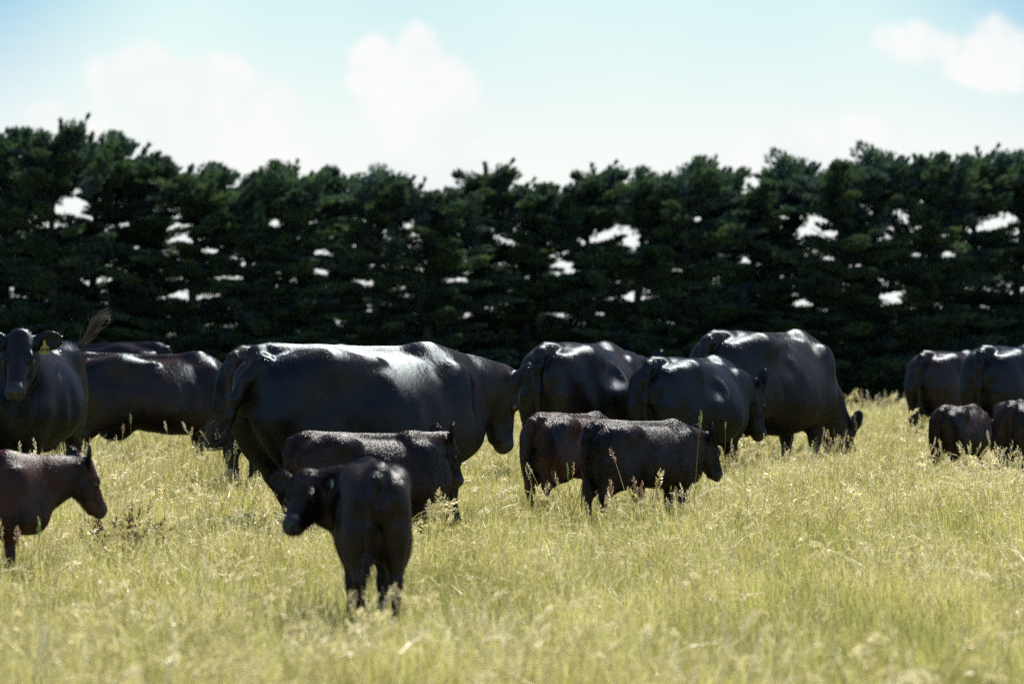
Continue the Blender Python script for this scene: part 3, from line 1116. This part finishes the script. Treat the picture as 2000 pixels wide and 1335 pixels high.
def sphere_mesh(name, r, mat, n=12, m=8):
    V, F = [(0, 0, r)], []
    for i in range(1, m):
        a = math.pi * i / m
        for k in range(n):
            b = 2 * math.pi * k / n
            V.append((r * math.sin(a) * math.cos(b), r * math.sin(a) * math.sin(b), r * math.cos(a)))
    V.append((0, 0, -r))
    for k in range(n):
        F.append((0, 1 + k, 1 + (k + 1) % n))
        F.append((len(V) - 1, 1 + (m - 2) * n + (k + 1) % n, 1 + (m - 2) * n + k))
    for i in range(m - 2):
        for k in range(n):
            a, b = 1 + i * n + k, 1 + i * n + (k + 1) % n
            F.append((a, a + n, b + n, b))
    me = bpy.data.meshes.new(name)
    me.from_pydata(V, [], F)
    me.polygons.foreach_set('use_smooth', [True] * len(F))
    me.materials.append(mat)
    return me


EYE_MESH = sphere_mesh('eye', 0.026, EYE)
P = lambda px, py, d=0.0: {'px': px, 'py': py, 'd': d}
COWS, CALVES = 'black cows grazing in the paddock', 'black calves with the herd'
GRAZE_P, GRAZE_M = (1.34, 0, 0.62), (1.50, 0, 0.12)

# grown cows
animal('cow', 'big glossy black cow standing side-on in the centre, tail flicking left', COWS, False, 706, 27.4, 35, 1.42,
       P(994, 740, 0.78), P(1006, 888, 0.82), 1, belly=1.08, brown=(0.040, 0.024, 0.015), brownness=0.45,
       tail=[(-0.86, 0, 1.345), P(512, 712, -0.62), P(482, 742, -0.66), P(460, 780, -0.68), P(450, 812, -0.68), P(446, 836, -0.68)],
       switch=[P(446, 828, -0.68), P(441, 850, -0.68), P(428, 872, -0.68), P(412, 866, -0.68), P(410, 842, -0.66), P(432, 824, -0.64), P(452, 806, -0.62)],
       hair_n=55, hair_spread=0.022, curl=2.2, headsize=0.94, hair_r=0.006, ears=((-0.6, 0.5, 0.6), (-0.7, 0.45, 0.45)), legs=(0.36, 0.28, 0.0, 0.1),
       tags=[dict(ear=1, kind='button', mat=TAG_BLUE, r=0.016)])
animal('cow', 'black cow facing the camera with a yellow ear tag', COWS, False, 58, 33.6, -97, 1.42,
       P(40, 657, -1.0), P(26, 752, -1.42), 2, belly=1.14, headsize=1.10, brown=(0.030, 0.020, 0.014), brownness=0.35,
       ears=((-0.2, 0.05, 1.0), (-0.2, 0.05, 1.0)),
       tags=[dict(ear=0, kind='flag', mat=TAG_YELLOW, w=0.072, h=0.105, along=-0.03, text='595', down=(0.25, 0.12, -1.0))])
animal('cow', 'black cow side-on with its pale tail tip flicked up', COWS, False, 296, 39.5, 20, 1.28,
       P(452, 815, 0.35), P(470, 890, 0.40), 3, belly=1.10, brown=(0.050, 0.026, 0.016), brownness=0.6,
       tail=[(-0.86, 0, 1.345), P(165, 712, -0.30), P(146, 728, -0.32), P(134, 726, -0.34), P(133, 708, -0.34), P(148, 686, -0.34), P(160, 670, -0.34)],
       switch=[P(152, 682, -0.34), P(168, 660, -0.34), P(182, 640, -0.34), P(192, 622, -0.32), P(212, 612, -0.30)],
       hair=HAIR_PALE, hair_n=150, hair_spread=0.019, curl=3.0, hair_r=0.0055)
animal('cow', 'mostly hidden cow, only its back showing behind the flicked tail', COWS, False, 190, 46.5, 160, 1.335,
       GRAZE_P, GRAZE_M, 4, brownness=0.4, res=0.02)
animal('cow', 'black cow seen from behind, just left of the big side-on cow', COWS, False, 594, 33.0, 54, 1.366,
       GRAZE_P, GRAZE_M, 5, belly=1.04, brown=(0.055, 0.036, 0.024), brownness=0.5, legs=(0.08, -0.10, 0, 0))
animal('cow', 'round black cow seen from behind with both ears up', COWS, False, 1138, 36.8, 64, 1.365,
       P(1248, 706, 1.35), P(1262, 730, 1.75), 6, belly=1.24, brown=(0.040, 0.026, 0.018), brownness=0.45,
       ears=((-0.25, 0.75, 0.75), (-0.25, 0.75, 0.75)), tags=[dict(ear=1, kind='button', mat=TAG_BLUE, r=0.018, side=-1)])
animal('cow', 'smaller black cow with one upright ear beside the dark calf', COWS, False, 1350, 36.0, 58, 1.25,
       P(1470, 752, 1.05), P(1496, 868, 1.15), 7, belly=1.18, brown=(0.018, 0.016, 0.016), brownness=0.3, legs=(0.05, -0.06, 0, 0),
       ears=((-0.9, 0.3, 0.3), (-0.9, 0.3, 0.3)), stretch=0.95, headsize=1.05)
animal('cow', 'tallest black cow grazing with its head down, pale tag in ear', COWS, False, 1496, 38.4, 52, 1.495,
       P(1650, 834, 1.15), P(1656, 945, 1.18), 8, belly=1.06, brown=(0.040, 0.026, 0.018), brownness=0.5,
       ears=((-0.9, 0.1, 0.35), (-0.9, 0.1, 0.45)), tags=[dict(ear=1, kind='flag', mat=TAG_CREAM, w=0.075, h=0.14, along=0.05, off=-0.045)])
animal('cow', 'smaller distant black cow seen from behind, right of the open grass', COWS, False, 1858, 47.0, 58, 1.225,
       GRAZE_P, GRAZE_M, 9, brown=(0.06, 0.022, 0.012), brownness=0.5, res=0.02)
animal('cow', 'black cow cut by the right edge of the photo, seen from behind', COWS, False, 1975, 41.5, 62, 1.325,
       GRAZE_P, GRAZE_M, 10, belly=1.10, brownness=0.3, res=0.018)

# calves
animal('calf', 'reddish dark calf at the left edge with white button ear tag', CALVES, True, -86, 22.4, 8, 0.85,
       P(166, 902, 0.28), P(214, 994, 0.38), 21, brown=(0.066, 0.024, 0.013), brownness=1.0, wool=0.5,
       ears=((-1.0, 0.3, 0.8), (-0.85, 0.30, 0.50)), tags=[dict(ear=0, kind='button', mat=TAG_WHITE, r=0.034, side=-1)], res=0.015, headsize=1.08)
animal('calf', 'dark calf side-on in front of the big cow, white disc in ear', CALVES, True, 722, 26.0, 22, 0.845,
       P(874, 854, 0.40), P(906, 930, 0.46), 22, brown=(0.028, 0.013, 0.009), brownness=1.0, wool=0.7, stretch=1.1,
       ears=((-1.0, 0.3, 0.8), (-0.85, 0.30, 0.50)), headsize=1.08, tags=[dict(ear=0, kind='button', mat=TAG_WHITE, r=0.034, side=-1)], res=0.015)
animal('calf', 'nearest calf, seen from behind, looking back to the left', CALVES, True, 726, 19.2, 96, 0.885,
       P(598, 930, 0.32), P(554, 1032, 0.02), 23, brown=(0.021, 0.012, 0.009), brownness=1.0, wool=0.35,
       tail=[(-0.86, 0, 1.345), (-0.955, 0.03, 1.30), (-0.985, 0.08, 1.15), (-0.985, 0.10, 0.95), (-0.975, 0.11, 0.74)],
       switch=[(-0.975, 0.11, 0.76), (-0.98, 0.12, 0.62), (-0.985, 0.12, 0.50)],
       ears=((-0.25, -0.05, 1.0), (-0.25, -0.05, 1.0)), headsize=1.10, slim=0.90, tags=[dict(ear=0, kind='flag', mat=TAG_PALE, w=0.06, h=0.15)], res=0.0145)
animal('calf', 'brown-backed calf seen from behind, left of the dark calf', CALVES, True, 1120, 30.2, 52, 0.895,
       (1.28, -0.2, 0.80), (1.40, -0.2, 0.30), 24, brown=(0.062, 0.022, 0.012), brownness=1.0, wool=0.8, legs=(0.1, -0.1, 0, 0))
animal('calf', 'dark woolly calf side-on beside the brown-backed calf', CALVES, True, 1256, 28.9, 36, 0.865,
       P(1384, 854, 0.48), P(1416, 932, 0.56), 25, brown=(0.022, 0.011, 0.009), brownness=1.0, wool=0.8,
       headsize=1.05, ears=((-1.0, 0.3, 0.7), (-0.95, 0.30, 0.25)), tags=[dict(ear=1, kind='ring', mat=TAG_WHITE, r=0.026), dict(ear=0, kind='button', mat=TAG_WHITE, r=0.022)], res=0.015)
animal('calf', 'small calf with white ear button before the right-hand cows', CALVES, True, 1878, 37.4, 58, 0.80,
       P(1928, 822, 0.62), P(1938, 900, 0.75), 26, brown=(0.032, 0.015, 0.010), brownness=1.0, wool=0.8,
       ears=((-0.2, 0.4, 1.0), (-0.2, 0.45, 1.0)), tags=[dict(ear=1, kind='button', mat=TAG_WHITE, r=0.030, side=-1)])
animal('calf', 'calf cut by the right edge of the photo, seen from behind', CALVES, True, 1985, 36.4, 76, 0.855,
       (1.28, -0.2, 0.80), (1.40, -0.2, 0.30), 27, brown=(0.032, 0.015, 0.010), brownness=1.0, wool=0.7)


# ------------------------------------------------------------------ grass
def grass_material(name, cols, trans, gloss=0.04):
    mt, t, out = material(name)
    oi = t.n('ShaderNodeObjectInfo')
    tc = t.n('ShaderNodeTexCoord')
    geo = t.n('ShaderNodeNewGeometry')
    patch = t.noise(t.mapping(geo.outputs['Position'], scale=(1, 0.45, 0)), 0.9, 4.0)
    r = t.m('ADD', t.m('MULTIPLY', oi.outputs['Random'], 0.5), t.m('MULTIPLY', t.ramp(patch, 0.34, 0.66), 0.5))
    ramp = t.n('ShaderNodeValToRGB')
    el = ramp.color_ramp.elements
    while len(el) < len(cols):
        el.new(0.5)
    for i, c in enumerate(cols):
        el[i].position = i / (len(cols) - 1)
        el[i].color = (*c, 1)
    t.l(r, ramp.inputs[0])
    fine = t.noise(tc.outputs['Object'], 45.0, 2.0)
    col = t.mix(t.m('MULTIPLY', fine, 0.5), ramp.outputs[0], t.mix(0.5, ramp.outputs[0], (0.46, 0.40, 0.20)))
    d = t.n('ShaderNodeBsdfDiffuse')
    t.l(col, d.inputs['Color'])
    tr = t.n('ShaderNodeBsdfTranslucent')
    t.l(col, tr.inputs['Color'])
    g = t.n('ShaderNodeBsdfGlossy')
    g.inputs['Roughness'].default_value = 0.38
    g.inputs['Color'].default_value = (0.9, 0.92, 0.9, 1)
    m1 = t.n('ShaderNodeMixShader')
    m1.inputs[0].default_value = trans
    t.l(d.outputs[0], m1.inputs[1])
    t.l(tr.outputs[0], m1.inputs[2])
    m2 = t.n('ShaderNodeMixShader')
    m2.inputs[0].default_value = gloss
    t.l(m1.outputs[0], m2.inputs[1])
    t.l(g.outputs[0], m2.inputs[2])
    t.l(m2.outputs[0], out.inputs['Surface'])
    return mt


GREEN = grass_material('grass_blade', [(0.15, 0.18, 0.032), (0.43, 0.43, 0.115), (0.66, 0.60, 0.25)], 0.55, 0.03)
STRAW = grass_material('grass_straw', [(0.58, 0.50, 0.18), (0.75, 0.66, 0.34), (0.88, 0.82, 0.60)], 0.45, 0.06)


def arc(p, az, lean, h, droop, n=4):
    """points of a blade that leaves p, leans towards az and droops at its tip"""
    d = Vector((math.cos(az), math.sin(az), 0))
    return [Vector(p) + d * (lean * q + droop * q ** 3) * h + Vector((0, 0, 1)) * h * (q - 0.45 * droop * q ** 3) for q in [i / n for i in range(n + 1)]]


def seed_head(g, a, b, r, n, rng, spike=1.0):
    """spikelets along a stem from a to b"""
    a, b = Vector(a), Vector(b)
    ax = (b - a)
    L = ax.length
    ax.normalize()
    for i in range(n):
        q = i / max(n - 1, 1)
        rr = r * (0.45 + 0.75 * math.sin(math.pi * (0.12 + 0.80 * q)))
        o = ax.orthogonal()
        o.rotate(Matrix.Rotation(rng.uniform(0, 6.28), 3, ax))
        p = a + ax * L * q
        tip = p + ax * L * 0.16 * spike + o * rr
        side = ax.cross(o).normalized()
        mid = p.lerp(tip, 0.5) + o * rr * 0.25
        k = len(g.v)
        g.v += [p, mid + side * rr * 0.32, tip, mid - side * rr * 0.32]
        g.f.append((k, k + 1, k + 2, k + 3))


def green_tuft(seed):
    rng = random.Random(seed)
    g = Geo()
    for i in range(34):
        a, r = rng.uniform(0, 6.28), 0.13 * math.sqrt(rng.random())
        h = rng.uniform(0.15, 0.36)
        az = rng.uniform(0, 6.28)
        pts = arc((r * math.cos(a), r * math.sin(a), -0.01), az, rng.uniform(0.0, 0.22), h, rng.uniform(0, 0.35), 3)
        w = rng.uniform(0.0016, 0.0034)
        sd = az + math.pi / 2 + rng.uniform(-0.9, 0.9)
        g.blade(pts, [w, w, w * 0.75, w * 0.1], (math.cos(sd), math.sin(sd), 0))
    return g


def dry_tuft(seed):
    rng = random.Random(seed)
    g = Geo()
    for i in range(12):
        a, r = rng.uniform(0, 6.28), 0.14 * math.sqrt(rng.random())
        az = rng.uniform(0, 6.28)
        h = rng.uniform(0.14, 0.34)
        pts = arc((r * math.cos(a), r * math.sin(a), -0.01), az, rng.uniform(0.1, 0.6), h, rng.uniform(0.1, 0.8), 3)
        w = rng.uniform(0.0014, 0.0028)
        sd = az + math.pi / 2 + rng.uniform(-0.9, 0.9)
        g.blade(pts, [w, w, w * 0.75, w * 0.1], (math.cos(sd), math.sin(sd), 0))
    for i in range(rng.choice((3, 4, 5))):
        a, r = rng.uniform(0, 6.28), 0.12 * math.sqrt(rng.random())
        az = rng.gauss(0.2, 1.5)
        h = rng.uniform(0.26, 0.47)
        pts = arc((r * math.cos(a), r * math.sin(a), -0.01), az, rng.uniform(0.0, 0.20), h, rng.choice((rng.uniform(0.0, 0.2), rng.uniform(0.2, 0.8))), 6)
        g.tube(pts, [0.0019] * 6 + [0.0010], 3, cap=False)
        L = rng.uniform(0.055, 0.12)
        d = (pts[-1] - pts[-2]).normalized()
        seed_head(g, pts[-1] - d * L * 0.5, pts[-1] + d * L * 0.5, rng.uniform(0.0055, 0.011), 14, rng)
    return g


def tall_straw(seed):
    """two or three dry flowering stems with plump drooping heads"""
    rng = random.Random(seed)
    g = Geo()
    for i in range(rng.choice((2, 3))):
        az = rng.gauss(0.0, 1.0)
        h = rng.uniform(0.36, 0.56)
        pts = arc((rng.gauss(0, 0.04), rng.gauss(0, 0.04), -0.01), az, rng.uniform(0.0, 0.25), h, rng.uniform(0.1, 0.7), 7)
        g.tube(pts, [0.0026] * 5 + [0.0022, 0.0018, 0.0012], 4, cap=False)
        L = rng.uniform(0.09, 0.15)
        d = (pts[-1] - pts[-2]).normalized()
        seed_head(g, pts[-1] - d * L * 0.6, pts[-1] + d * L * 0.4, rng.uniform(0.012, 0.019), 30, rng)
    return g


def build_grass():
    src = bpy.data.collections.new('grass_sources')
    NG, ND, NT_ = 5, 6, 6
    for i in range(NG):
        src.objects.link(green_tuft(40 + i).build('blade_tuft_a%d' % i, GREEN, link=False))
    for i in range(ND):
        src.objects.link(dry_tuft(60 + i).build('straw_tuft_b%d' % i, STRAW, link=False))
    for i in range(NT_):
        src.objects.link(tall_straw(80 + i).build('tall_straw_c%d' % i, STRAW, link=False))
    rng = np.random.default_rng(3)
    pts, rot, scl, idx = [], [], [], []
    bands = [(12.0, 18, 36, 22, 2.5), (18, 26, 42, 26, 3), (26, 40, 42, 26, 3), (40, 52, 34, 18, 2), (52, 70, 26, 10, 1)]
    for y0, y1, dg, dd, dt in bands:
        half = lambda y: y * 0.1335 + 1.6
        area = (half(y0) + half(y1)) * (y1 - y0)
        for dens, a0, n in ((dg, 0, NG), (dd, NG, ND), (dt, NG + ND, NT_)):
            N = int(area * dens)
            y = y0 + (y1 - y0) * rng.random(int(N * 1.35))
            x = (rng.random(len(y)) * 2 - 1) * half(y1)
            keep = np.abs(x) < half(y)
            x, y = x[keep], y[keep]
            patch = np.sin(x * 0.8 + 0.5 * y + 1) * np.sin(y * 0.45 - 0.3 * x) + 0.6 * np.sin(2.1 * x + 0.7) * np.sin(1.3 * y + x)
            if a0:
                kp = rng.random(len(x)) < 0.72 + 0.28 * patch
                x, y, patch = x[kp], y[kp], patch[kp]
            s = np.clip(rng.normal(0.98, 0.22, len(x)) + 0.14 * patch, 0.45, 1.6) * np.interp(y, [14, 16.5, 18, 20, 23, 30, 38, 50, 60], [0.95, 0.78, 0.62, 0.66, 0.80, 0.84, 0.88, 1.0, 1.05])
            pts.append(np.stack([x, y, ground_z(x, y)], 1))
            r = np.zeros((len(x), 3))
            r[:, 2] = rng.random(len(x)) * 6.283 if a0 == 0 else rng.normal(0, 1.2, len(x))
            r[:, 1] = rng.normal(0.06, 0.08, len(x))
            r[:, 0] = rng.normal(0, 0.07, len(x))
            rot.append(r)
            scl.append(s)
            idx.append(a0 + rng.integers(0, n, len(x)))
    pts, rot, scl, idx = np.concatenate(pts), np.concatenate(rot), np.concatenate(scl), np.concatenate(idx)
    me = bpy.data.meshes.new('grass')
    me.vertices.add(len(pts))
    me.vertices.foreach_set('co', pts.astype(np.float32).ravel())
    me.attributes.new('turn', 'FLOAT_VECTOR', 'POINT').data.foreach_set('vector', rot.astype(np.float32).ravel())
    me.attributes.new('size', 'FLOAT', 'POINT').data.foreach_set('value', scl.astype(np.float32))
    me.attributes.new('pick', 'INT', 'POINT').data.foreach_set('value', idx.astype(np.int32))
    me.update()
    o = bpy.data.objects.new('grass', me)
    COL.objects.link(o)
    tag(o, 'long green and straw coloured grass with seed heads', 'grass', kind='stuff')
    ng = bpy.data.node_groups.new('grow_grass', 'GeometryNodeTree')
    ng.interface.new_socket('Geometry', in_out='INPUT', socket_type='NodeSocketGeometry')
    ng.interface.new_socket('Geometry', in_out='OUTPUT', socket_type='NodeSocketGeometry')
    N, L = ng.nodes.new, ng.links.new
    gi, go = N('NodeGroupInput'), N('NodeGroupOutput')
    ip = N('GeometryNodeInstanceOnPoints')
    ci = N('GeometryNodeCollectionInfo')
    ci.inputs['Collection'].default_value = src
    ci.inputs['Separate Children'].default_value = True
    ci.inputs['Reset Children'].default_value = True
    ip.inputs['Pick Instance'].default_value = True

    def attr(nm, ty):
        a = N('GeometryNodeInputNamedAttribute')
        a.data_type = ty
        a.inputs['Name'].default_value = nm
        return a.outputs[0]
    L(gi.outputs[0], ip.inputs['Points'])
    L(ci.outputs[0], ip.inputs['Instance'])
    L(attr('pick', 'INT'), ip.inputs['Instance Index'])
    L(attr('turn', 'FLOAT_VECTOR'), ip.inputs['Rotation'])
    L(attr('size', 'FLOAT'), ip.inputs['Scale'])
    L(ip.outputs[0], go.inputs[0])
    md = o.modifiers.new('grow', 'NODES')
    md.node_group = ng


build_grass()


# ------------------------------------------------------------------ tall stalks that stand out against the cattle, and a dock weed
STALK_GREEN = plain('stalk_green', (0.34, 0.40, 0.14), 0.5, 0.4, 0.2, 30, 0.4)
STALK_TAN = plain('stalk_tan', (0.52, 0.36, 0.22), 0.5, 0.4, 0.25, 40, 0.4)
STALK_PALE = plain('stalk_pale', (0.72, 0.66, 0.46), 0.5, 0.4, 0.2, 40, 0.4)
WEED_BROWN = plain('dock_seed', (0.10, 0.062, 0.03), 0.7, 0.3, 0.4, 40, 0.25)
WEED_GREEN = plain('dock_leaf', (0.09, 0.11, 0.03), 0.5, 0.4, 0.4, 30, 0.35)


def stalk(label, tip, foot_px, Y, mat, head=0.11, rad=0.009, droop=0.0, seed=0, n=26, thick=0.0024):
    """a single grass stalk: tip=(px, py) of its seed head, foot_px: photo column of its foot"""
    rng = random.Random(seed)
    t = pixel(tip[0], tip[1], Y)
    x0 = (foot_px - 1000) / FPX * Y
    base = Vector((x0, Y, float(ground_z(x0, Y))))
    root = empty('grass_stalk', base)
    tag(root, label, 'grass stalk', 'tall seed stalks in front of the cattle')
    e = t - base
    pts = []
    for i in range(9):
        q = i / 8
        p = Vector((e.x * q ** 1.7, 0.02 * math.sin(q * 3 + seed), e.z * q))
        if droop:
            p += Vector((droop * q ** 4, 0, -0.6 * abs(droop) * q ** 5))
        pts.append(p)
    g = Geo()
    g.tube(pts, [thick * (1 - 0.45 * i / 8) for i in range(9)], 5)
    g.build('stem', STALK_GREEN if mat is STALK_GREEN else STALK_PALE, root, smooth=True)
    h = Geo()
    d = (pts[-1] - pts[-2]).normalized()
    seed_head(h, pts[-1] - d * head * 0.75, pts[-1] + d * head * 0.12, rad, n, rng)
    h.tube([pts[-1] - d * head * 0.8, pts[-1] - d * head * 0.3, pts[-1] + d * head * 0.15], [rad * 0.35, rad * 0.55, rad * 0.15], 5)
    o = h.build('seed_head', mat, root)
    o['kind'] = 'stuff'
    return root


STALKS = [
    ('tall green stalk rising in front of the dark woolly calf\'s ear', (1369, 808), 1354, 27.2, STALK_GREEN, 0.13, 0.009, 0, 1),
    ('tan seed head leaning across the dark woolly calf\'s flank', (1194, 880), 1238, 27.2, STALK_TAN, 0.11, 0.013, 0, 2),
    ('tan stalk leaning right below the dark woolly calf\'s rump', (1192, 942), 1205, 27.2, STALK_TAN, 0.13, 0.014, 0, 3),
    ('tan stalk leaning left under the dark woolly calf\'s belly', (1238, 938), 1258, 27.2, STALK_TAN, 0.14, 0.014, 0, 4),
    ('thin tan stalk just right of the belly stalk of the woolly calf', (1254, 945), 1248, 27.2, STALK_TAN, 0.12, 0.011, 0, 5),
    ('tan seed head before the dark woolly calf\'s chest', (1282, 955), 1300, 27.2, STALK_TAN, 0.12, 0.014, 0, 6),
    ('short tan stalk before the dark woolly calf\'s forelegs', (1320, 955), 1327, 27.2, STALK_TAN, 0.10, 0.012, 0, 7),
    ('pale stalk leaning right beside the dark woolly calf\'s forelegs', (1350, 950), 1322, 27.2, STALK_PALE, 0.13, 0.010, 0, 8),
    ('thin green stalk against the smaller cow\'s side', (1417, 826), 1414, 30.0, STALK_GREEN, 0.06, 0.006, 0, 9),
    ('green stalk below the smaller cow\'s muzzle', (1453, 858), 1456, 30.0, STALK_GREEN, 0.10, 0.007, 0, 10),
    ('green seed stalk left of the brown calf\'s hind legs', (1108, 910), 1116, 28.6, STALK_GREEN, 0.14, 0.007, 0, 11),
    ('pale stalk bent over the brown calf\'s tail', (1036, 905), 1075, 28.6, STALK_PALE, 0.10, 0.009, -0.02, 12),
    ('pale branching seed head beside the side-on calf\'s forelegs', (836, 982), 842, 24.9, STALK_PALE, 0.13, 0.016, 0, 13),
    ('pale stalk leaning right beside the side-on calf\'s forelegs', (868, 972), 846, 24.9, STALK_PALE, 0.15, 0.010, 0, 14),
    ('green stalk left of the grazing cow\'s head', (1588, 870), 1590, 34.6, STALK_GREEN, 0.10, 0.009, 0, 15),
    ('green stalk in front of the grazing cow\'s muzzle', (1636, 864), 1636, 34.6, STALK_GREEN, 0.10, 0.009, 0, 16),
    ('tan stalk before the grazing cow\'s forelegs', (1617, 842), 1622, 34.6, STALK_TAN, 0.11, 0.011, 0, 17),
    ('pale drooping stalk before the small right-hand calf', (1848, 978), 1862, 31.0, STALK_PALE, 0.10, 0.011, 0.0, 18),
    ('green stalk between the small right-hand calf\'s hind legs', (1838, 866), 1838, 34.5, STALK_GREEN, 0.10, 0.011, 0, 19),
    ('dark stalk right of the small right-hand calf', (1929, 846), 1942, 35.0, STALK_PALE, 0.14, 0.010, 0, 20),
    ('green stalk before the cow with the flicked-up tail', (255, 812), 258, 37.0, STALK_GREEN, 0.10, 0.010, 0, 21),
    ('pale arching stalk before the flicked-tail cow\'s belly', (322, 826), 340, 37.0, STALK_PALE, 0.10, 0.011, 0, 22),
    ('pale arching stalk before the flicked-tail cow\'s foreleg', (358, 828), 395, 37.0, STALK_PALE, 0.13, 0.011, 0, 23),
    ('tan stalk left of the flicked-tail cow\'s hind leg', (240, 832), 236, 37.0, STALK_TAN, 0.10, 0.011, 0, 24),
    ('pale stalk before the yellow-tagged cow\'s belly', (38, 866), 42, 30.0, STALK_PALE, 0.10, 0.010, 0, 25),
    ('bent pale stalk above the reddish calf\'s back', (66, 860), 90, 30.0, STALK_PALE, 0.12, 0.010, 0, 26),
    ('green stalk before the reddish calf\'s chest', (76, 1018), 80, 21.4, STALK_GREEN, 0.14, 0.008, 0, 27),
    ('tan seed head under the reddish calf\'s belly', (34, 1035), 38, 21.4, STALK_TAN, 0.11, 0.014, 0, 28),
    ('pale stalk across the nearest calf\'s right hind leg', (768, 1150), 728, 17.9, STALK_PALE, 0.16, 0.012, 0, 29),
    ('very tall blurred stalk close to the camera, bottom left', (82, 1238), 40, 7.5, STALK_PALE, 0.12, 0.010, 0, 30),
]
for a in STALKS:
    lb, tip, fp, Y, mt, hd, rd, dr, sd = a
    stalk(lb, tip, fp, Y, mt, hd, rd, dr, sd)


def dock(px, Y):
    """brown seeding dock beside the reddish calf"""
    rng = random.Random(8)
    x0 = (px - 1000) / FPX * Y
    root = empty('dock_weed', (x0, Y, float(ground_z(x0, Y))))
    tag(root, 'brown seeding weed clump in the grass right of the reddish calf', 'weed')
    st, sd, lf = Geo(), Geo(), Geo()
    for i in range(26):
        az = rng.uniform(0, 6.28)
        h = rng.uniform(0.30, 0.50)
        p = (rng.gauss(0, 0.08), rng.gauss(0, 0.08), 0)
        pts = arc(p, az, rng.uniform(0.1, 0.6), h, rng.uniform(0, 0.2), 5)
        st.tube(pts, [0.004, 0.0035, 0.003, 0.0026, 0.002, 0.0012], 4)
        seed_head(sd, pts[2], pts[-1], 0.017, 44, rng, 0.5)
    for i in range(70):
        az = rng.uniform(0, 6.28)
        p = (rng.gauss(0, 0.11), rng.gauss(0, 0.11), 0)
        h = rng.uniform(0.14, 0.32)
        pts = arc(p, az, rng.uniform(0.2, 0.7), h, rng.uniform(0.1, 0.6), 4)
        sdv = az + math.pi / 2
        w = rng.uniform(0.005, 0.011)
        lf.blade(pts, [w * 0.5, w, w * 1.1, w * 0.7, 0.001], (math.cos(sdv), math.sin(sdv), 0))
    for nm, g, m in (('stems', st, WEED_BROWN), ('seeds', sd, WEED_BROWN), ('leaves', lf, WEED_GREEN)):
        o = g.build(nm, m, root)
        o['kind'] = 'stuff'


dock(255, 24.0)
